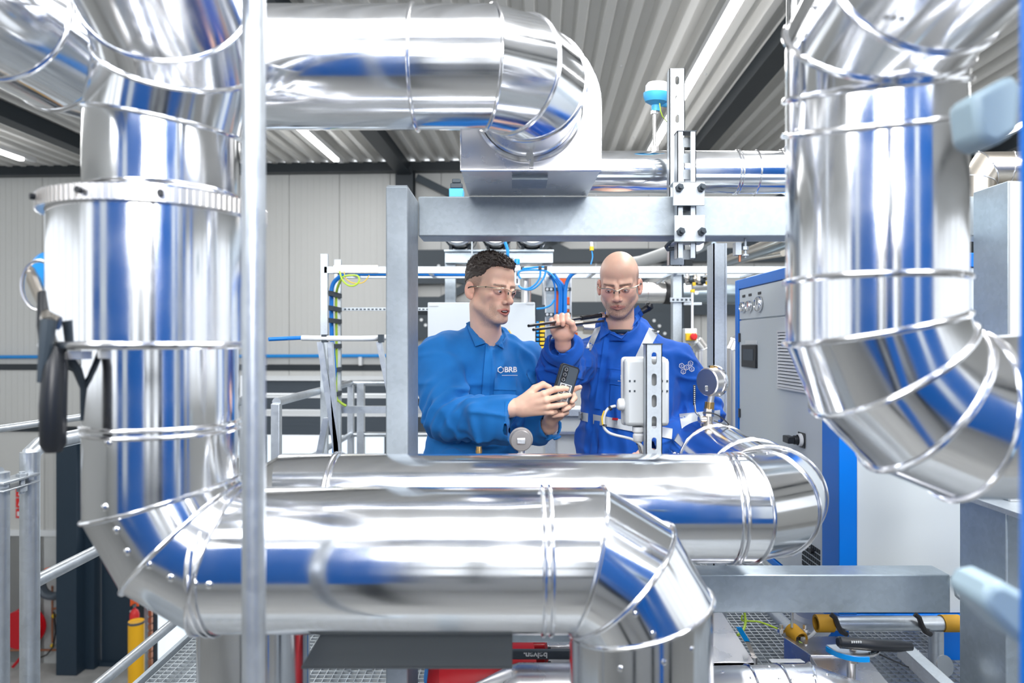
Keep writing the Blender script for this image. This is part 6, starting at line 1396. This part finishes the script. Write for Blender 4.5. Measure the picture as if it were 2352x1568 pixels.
patch('placket', [(1365, 965), (1378, 967), (1370, 1048), (1354, 1048)], bv2, .003, .004, FD, coat, 5, 12)
patch('shoulder_stripe', [(1366, 754), (1382, 748), (1350, 822), (1336, 820)], bv2, .003, .0022, RF, coat, 6, 16)
patch('shoulder_stripe', [(1491, 752), (1515, 760), (1480, 822), (1458, 822)], bv2, .003, .0022, RF, coat, 6, 16)
patch('waist_stripe', [(1329, 945), (1351, 949), (1350, 969), (1329, 963)], bv2, .003, .0022, RF, coat, 8, 4)
patch('waist_stripe', [(1362, 951), (1545, 984), (1543, 1008), (1362, 973)], bv2, .003, .0022, RF, coat, 26, 4)
patch('sleeve_stripe', [(1560, 950), (1654, 941), (1654, 972), (1566, 985)], bv2, .003, .0022, RF, coat, 12, 6)
patch('pocket_flap', [(1330, 838), (1347, 841), (1342, 872), (1326, 868)], bv2, .003, .004, FD, coat, 6, 6)
patch('pocket_flap', [(1405, 855), (1462, 858), (1460, 890), (1400, 882)], bv2, .003, .004, FD, coat, 10, 6)
patch('pocket', [(1403, 884), (1470, 890), (1465, 940), (1400, 932)], bv2, .002, .004, FD, coat, 10, 8)
patch('yoke_seam', [(1340, 840), (1460, 850), (1460, 852), (1340, 842)], bv2, .0005, .002, FD, coat, 24, 2)
patch('red_label', [(1407, 959), (1420, 960), (1419, 965), (1406, 964)], bv2, .006, .001, M['red_bright'], coat, 3, 2)
v, f = hexes([(0, 0)], 1.0, .13); project(v, f, 1434, 866, 10, bv2, .0075, 'chest_emblem', M['white_text'], coat)
v, f = hexes([(0, 0)], 1.0, .2); project(v, f, 1434, 866, 6, bv2, .0076, 'chest_emblem', M['white_text'], coat)
vv = []; ff = []
for k in range(8): x = k*3.0; n = len(vv); vv += [V((x, -x*.06, .1)), V((x+2.1, -x*.06, .1)), V((x+2.1, -x*.06-1.3, .1)), V((x, -x*.06-1.3, .1))]; ff.append((n, n+1, n+2, n+3))
project(vv, ff, 1419, 874, 1.0, bv2, .0076, 'small_lettering', M['white_text'], coat)
s3 = math.sqrt(3)/2; hc = [(0, 0), (-1.78, .35), (-.95, -1.55), (1.2, 1.55), (1.85, -.35)]
v, f = hexes(hc, 1.0, .11); project(v, f, 1577, 843.5, 6.6, bv2, .0022, 'sleeve_emblem', M['white_text'], coat, -.12)
vv = []; ff = []
for cx, cy in hc:
    for (a, b) in (((-.35, .4), (.35, .1)), ((-.3, -.1), (.35, -.4))):
        n = len(vv); vv += [V((cx+a[0], cy+a[1], .1)), V((cx+b[0], cy+b[1], .1)), V((cx+b[0], cy+b[1]-.17, .1)), V((cx+a[0], cy+a[1]-.17, .1))]; ff.append((n, n+1, n+2, n+3))
project(vv, ff, 1577, 843.5, 6.6, bv2, .0022, 'sleeve_emblem_sign', M['white_text'], coat, -.12)
boots(man2, ((.36, 2.70), (.57, 2.70)), math.radians(-6))
# rods over the shoulder
t = thing('rod_tool', 'pair of slim black rods with a spring section, held over the second man\'s shoulder', 'tool', P(1300, 742, 2.26))
a = P(1214, 748, 2.085); b = P(1386, 723, 2.565)
obj('rod', MB().cyl(a, b, .0046, n=14), M['black_plastic'], t)
a2 = P(1225, 757, 2.085); b2 = P(1386, 737, 2.56); obj('rod', MB().cyl(a2, b2, .0044, n=14), M['black_plastic'], t)
mb = MB(); d = b-a
for k in range(22): c = a+d*(.66+k*.0125); mb.cyl(c, c+d*.006, .0080, n=12)
obj('spring', mb, M['black_plastic'], t); c = a+d*.94; obj('ferrule', MB().cyl(c, c+d*.045, .0105, .0115, n=16), M['chrome'], t)
obj('grip', MB().tube([P(1460, 722, 2.84), P(1478, 713, 2.84), P(1488, 707, 2.84), P(1493, 701, 2.83), P(1495, 697, 2.83)], [.013, .014, .017, .019, .010], 14), M['black_plastic'], t)
obj('rod', MB().tube([b, P(1394, 728, 2.70), P(1425, 722, 2.80), P(1462, 721, 2.84)], .006, 12), M['black_plastic'], t)
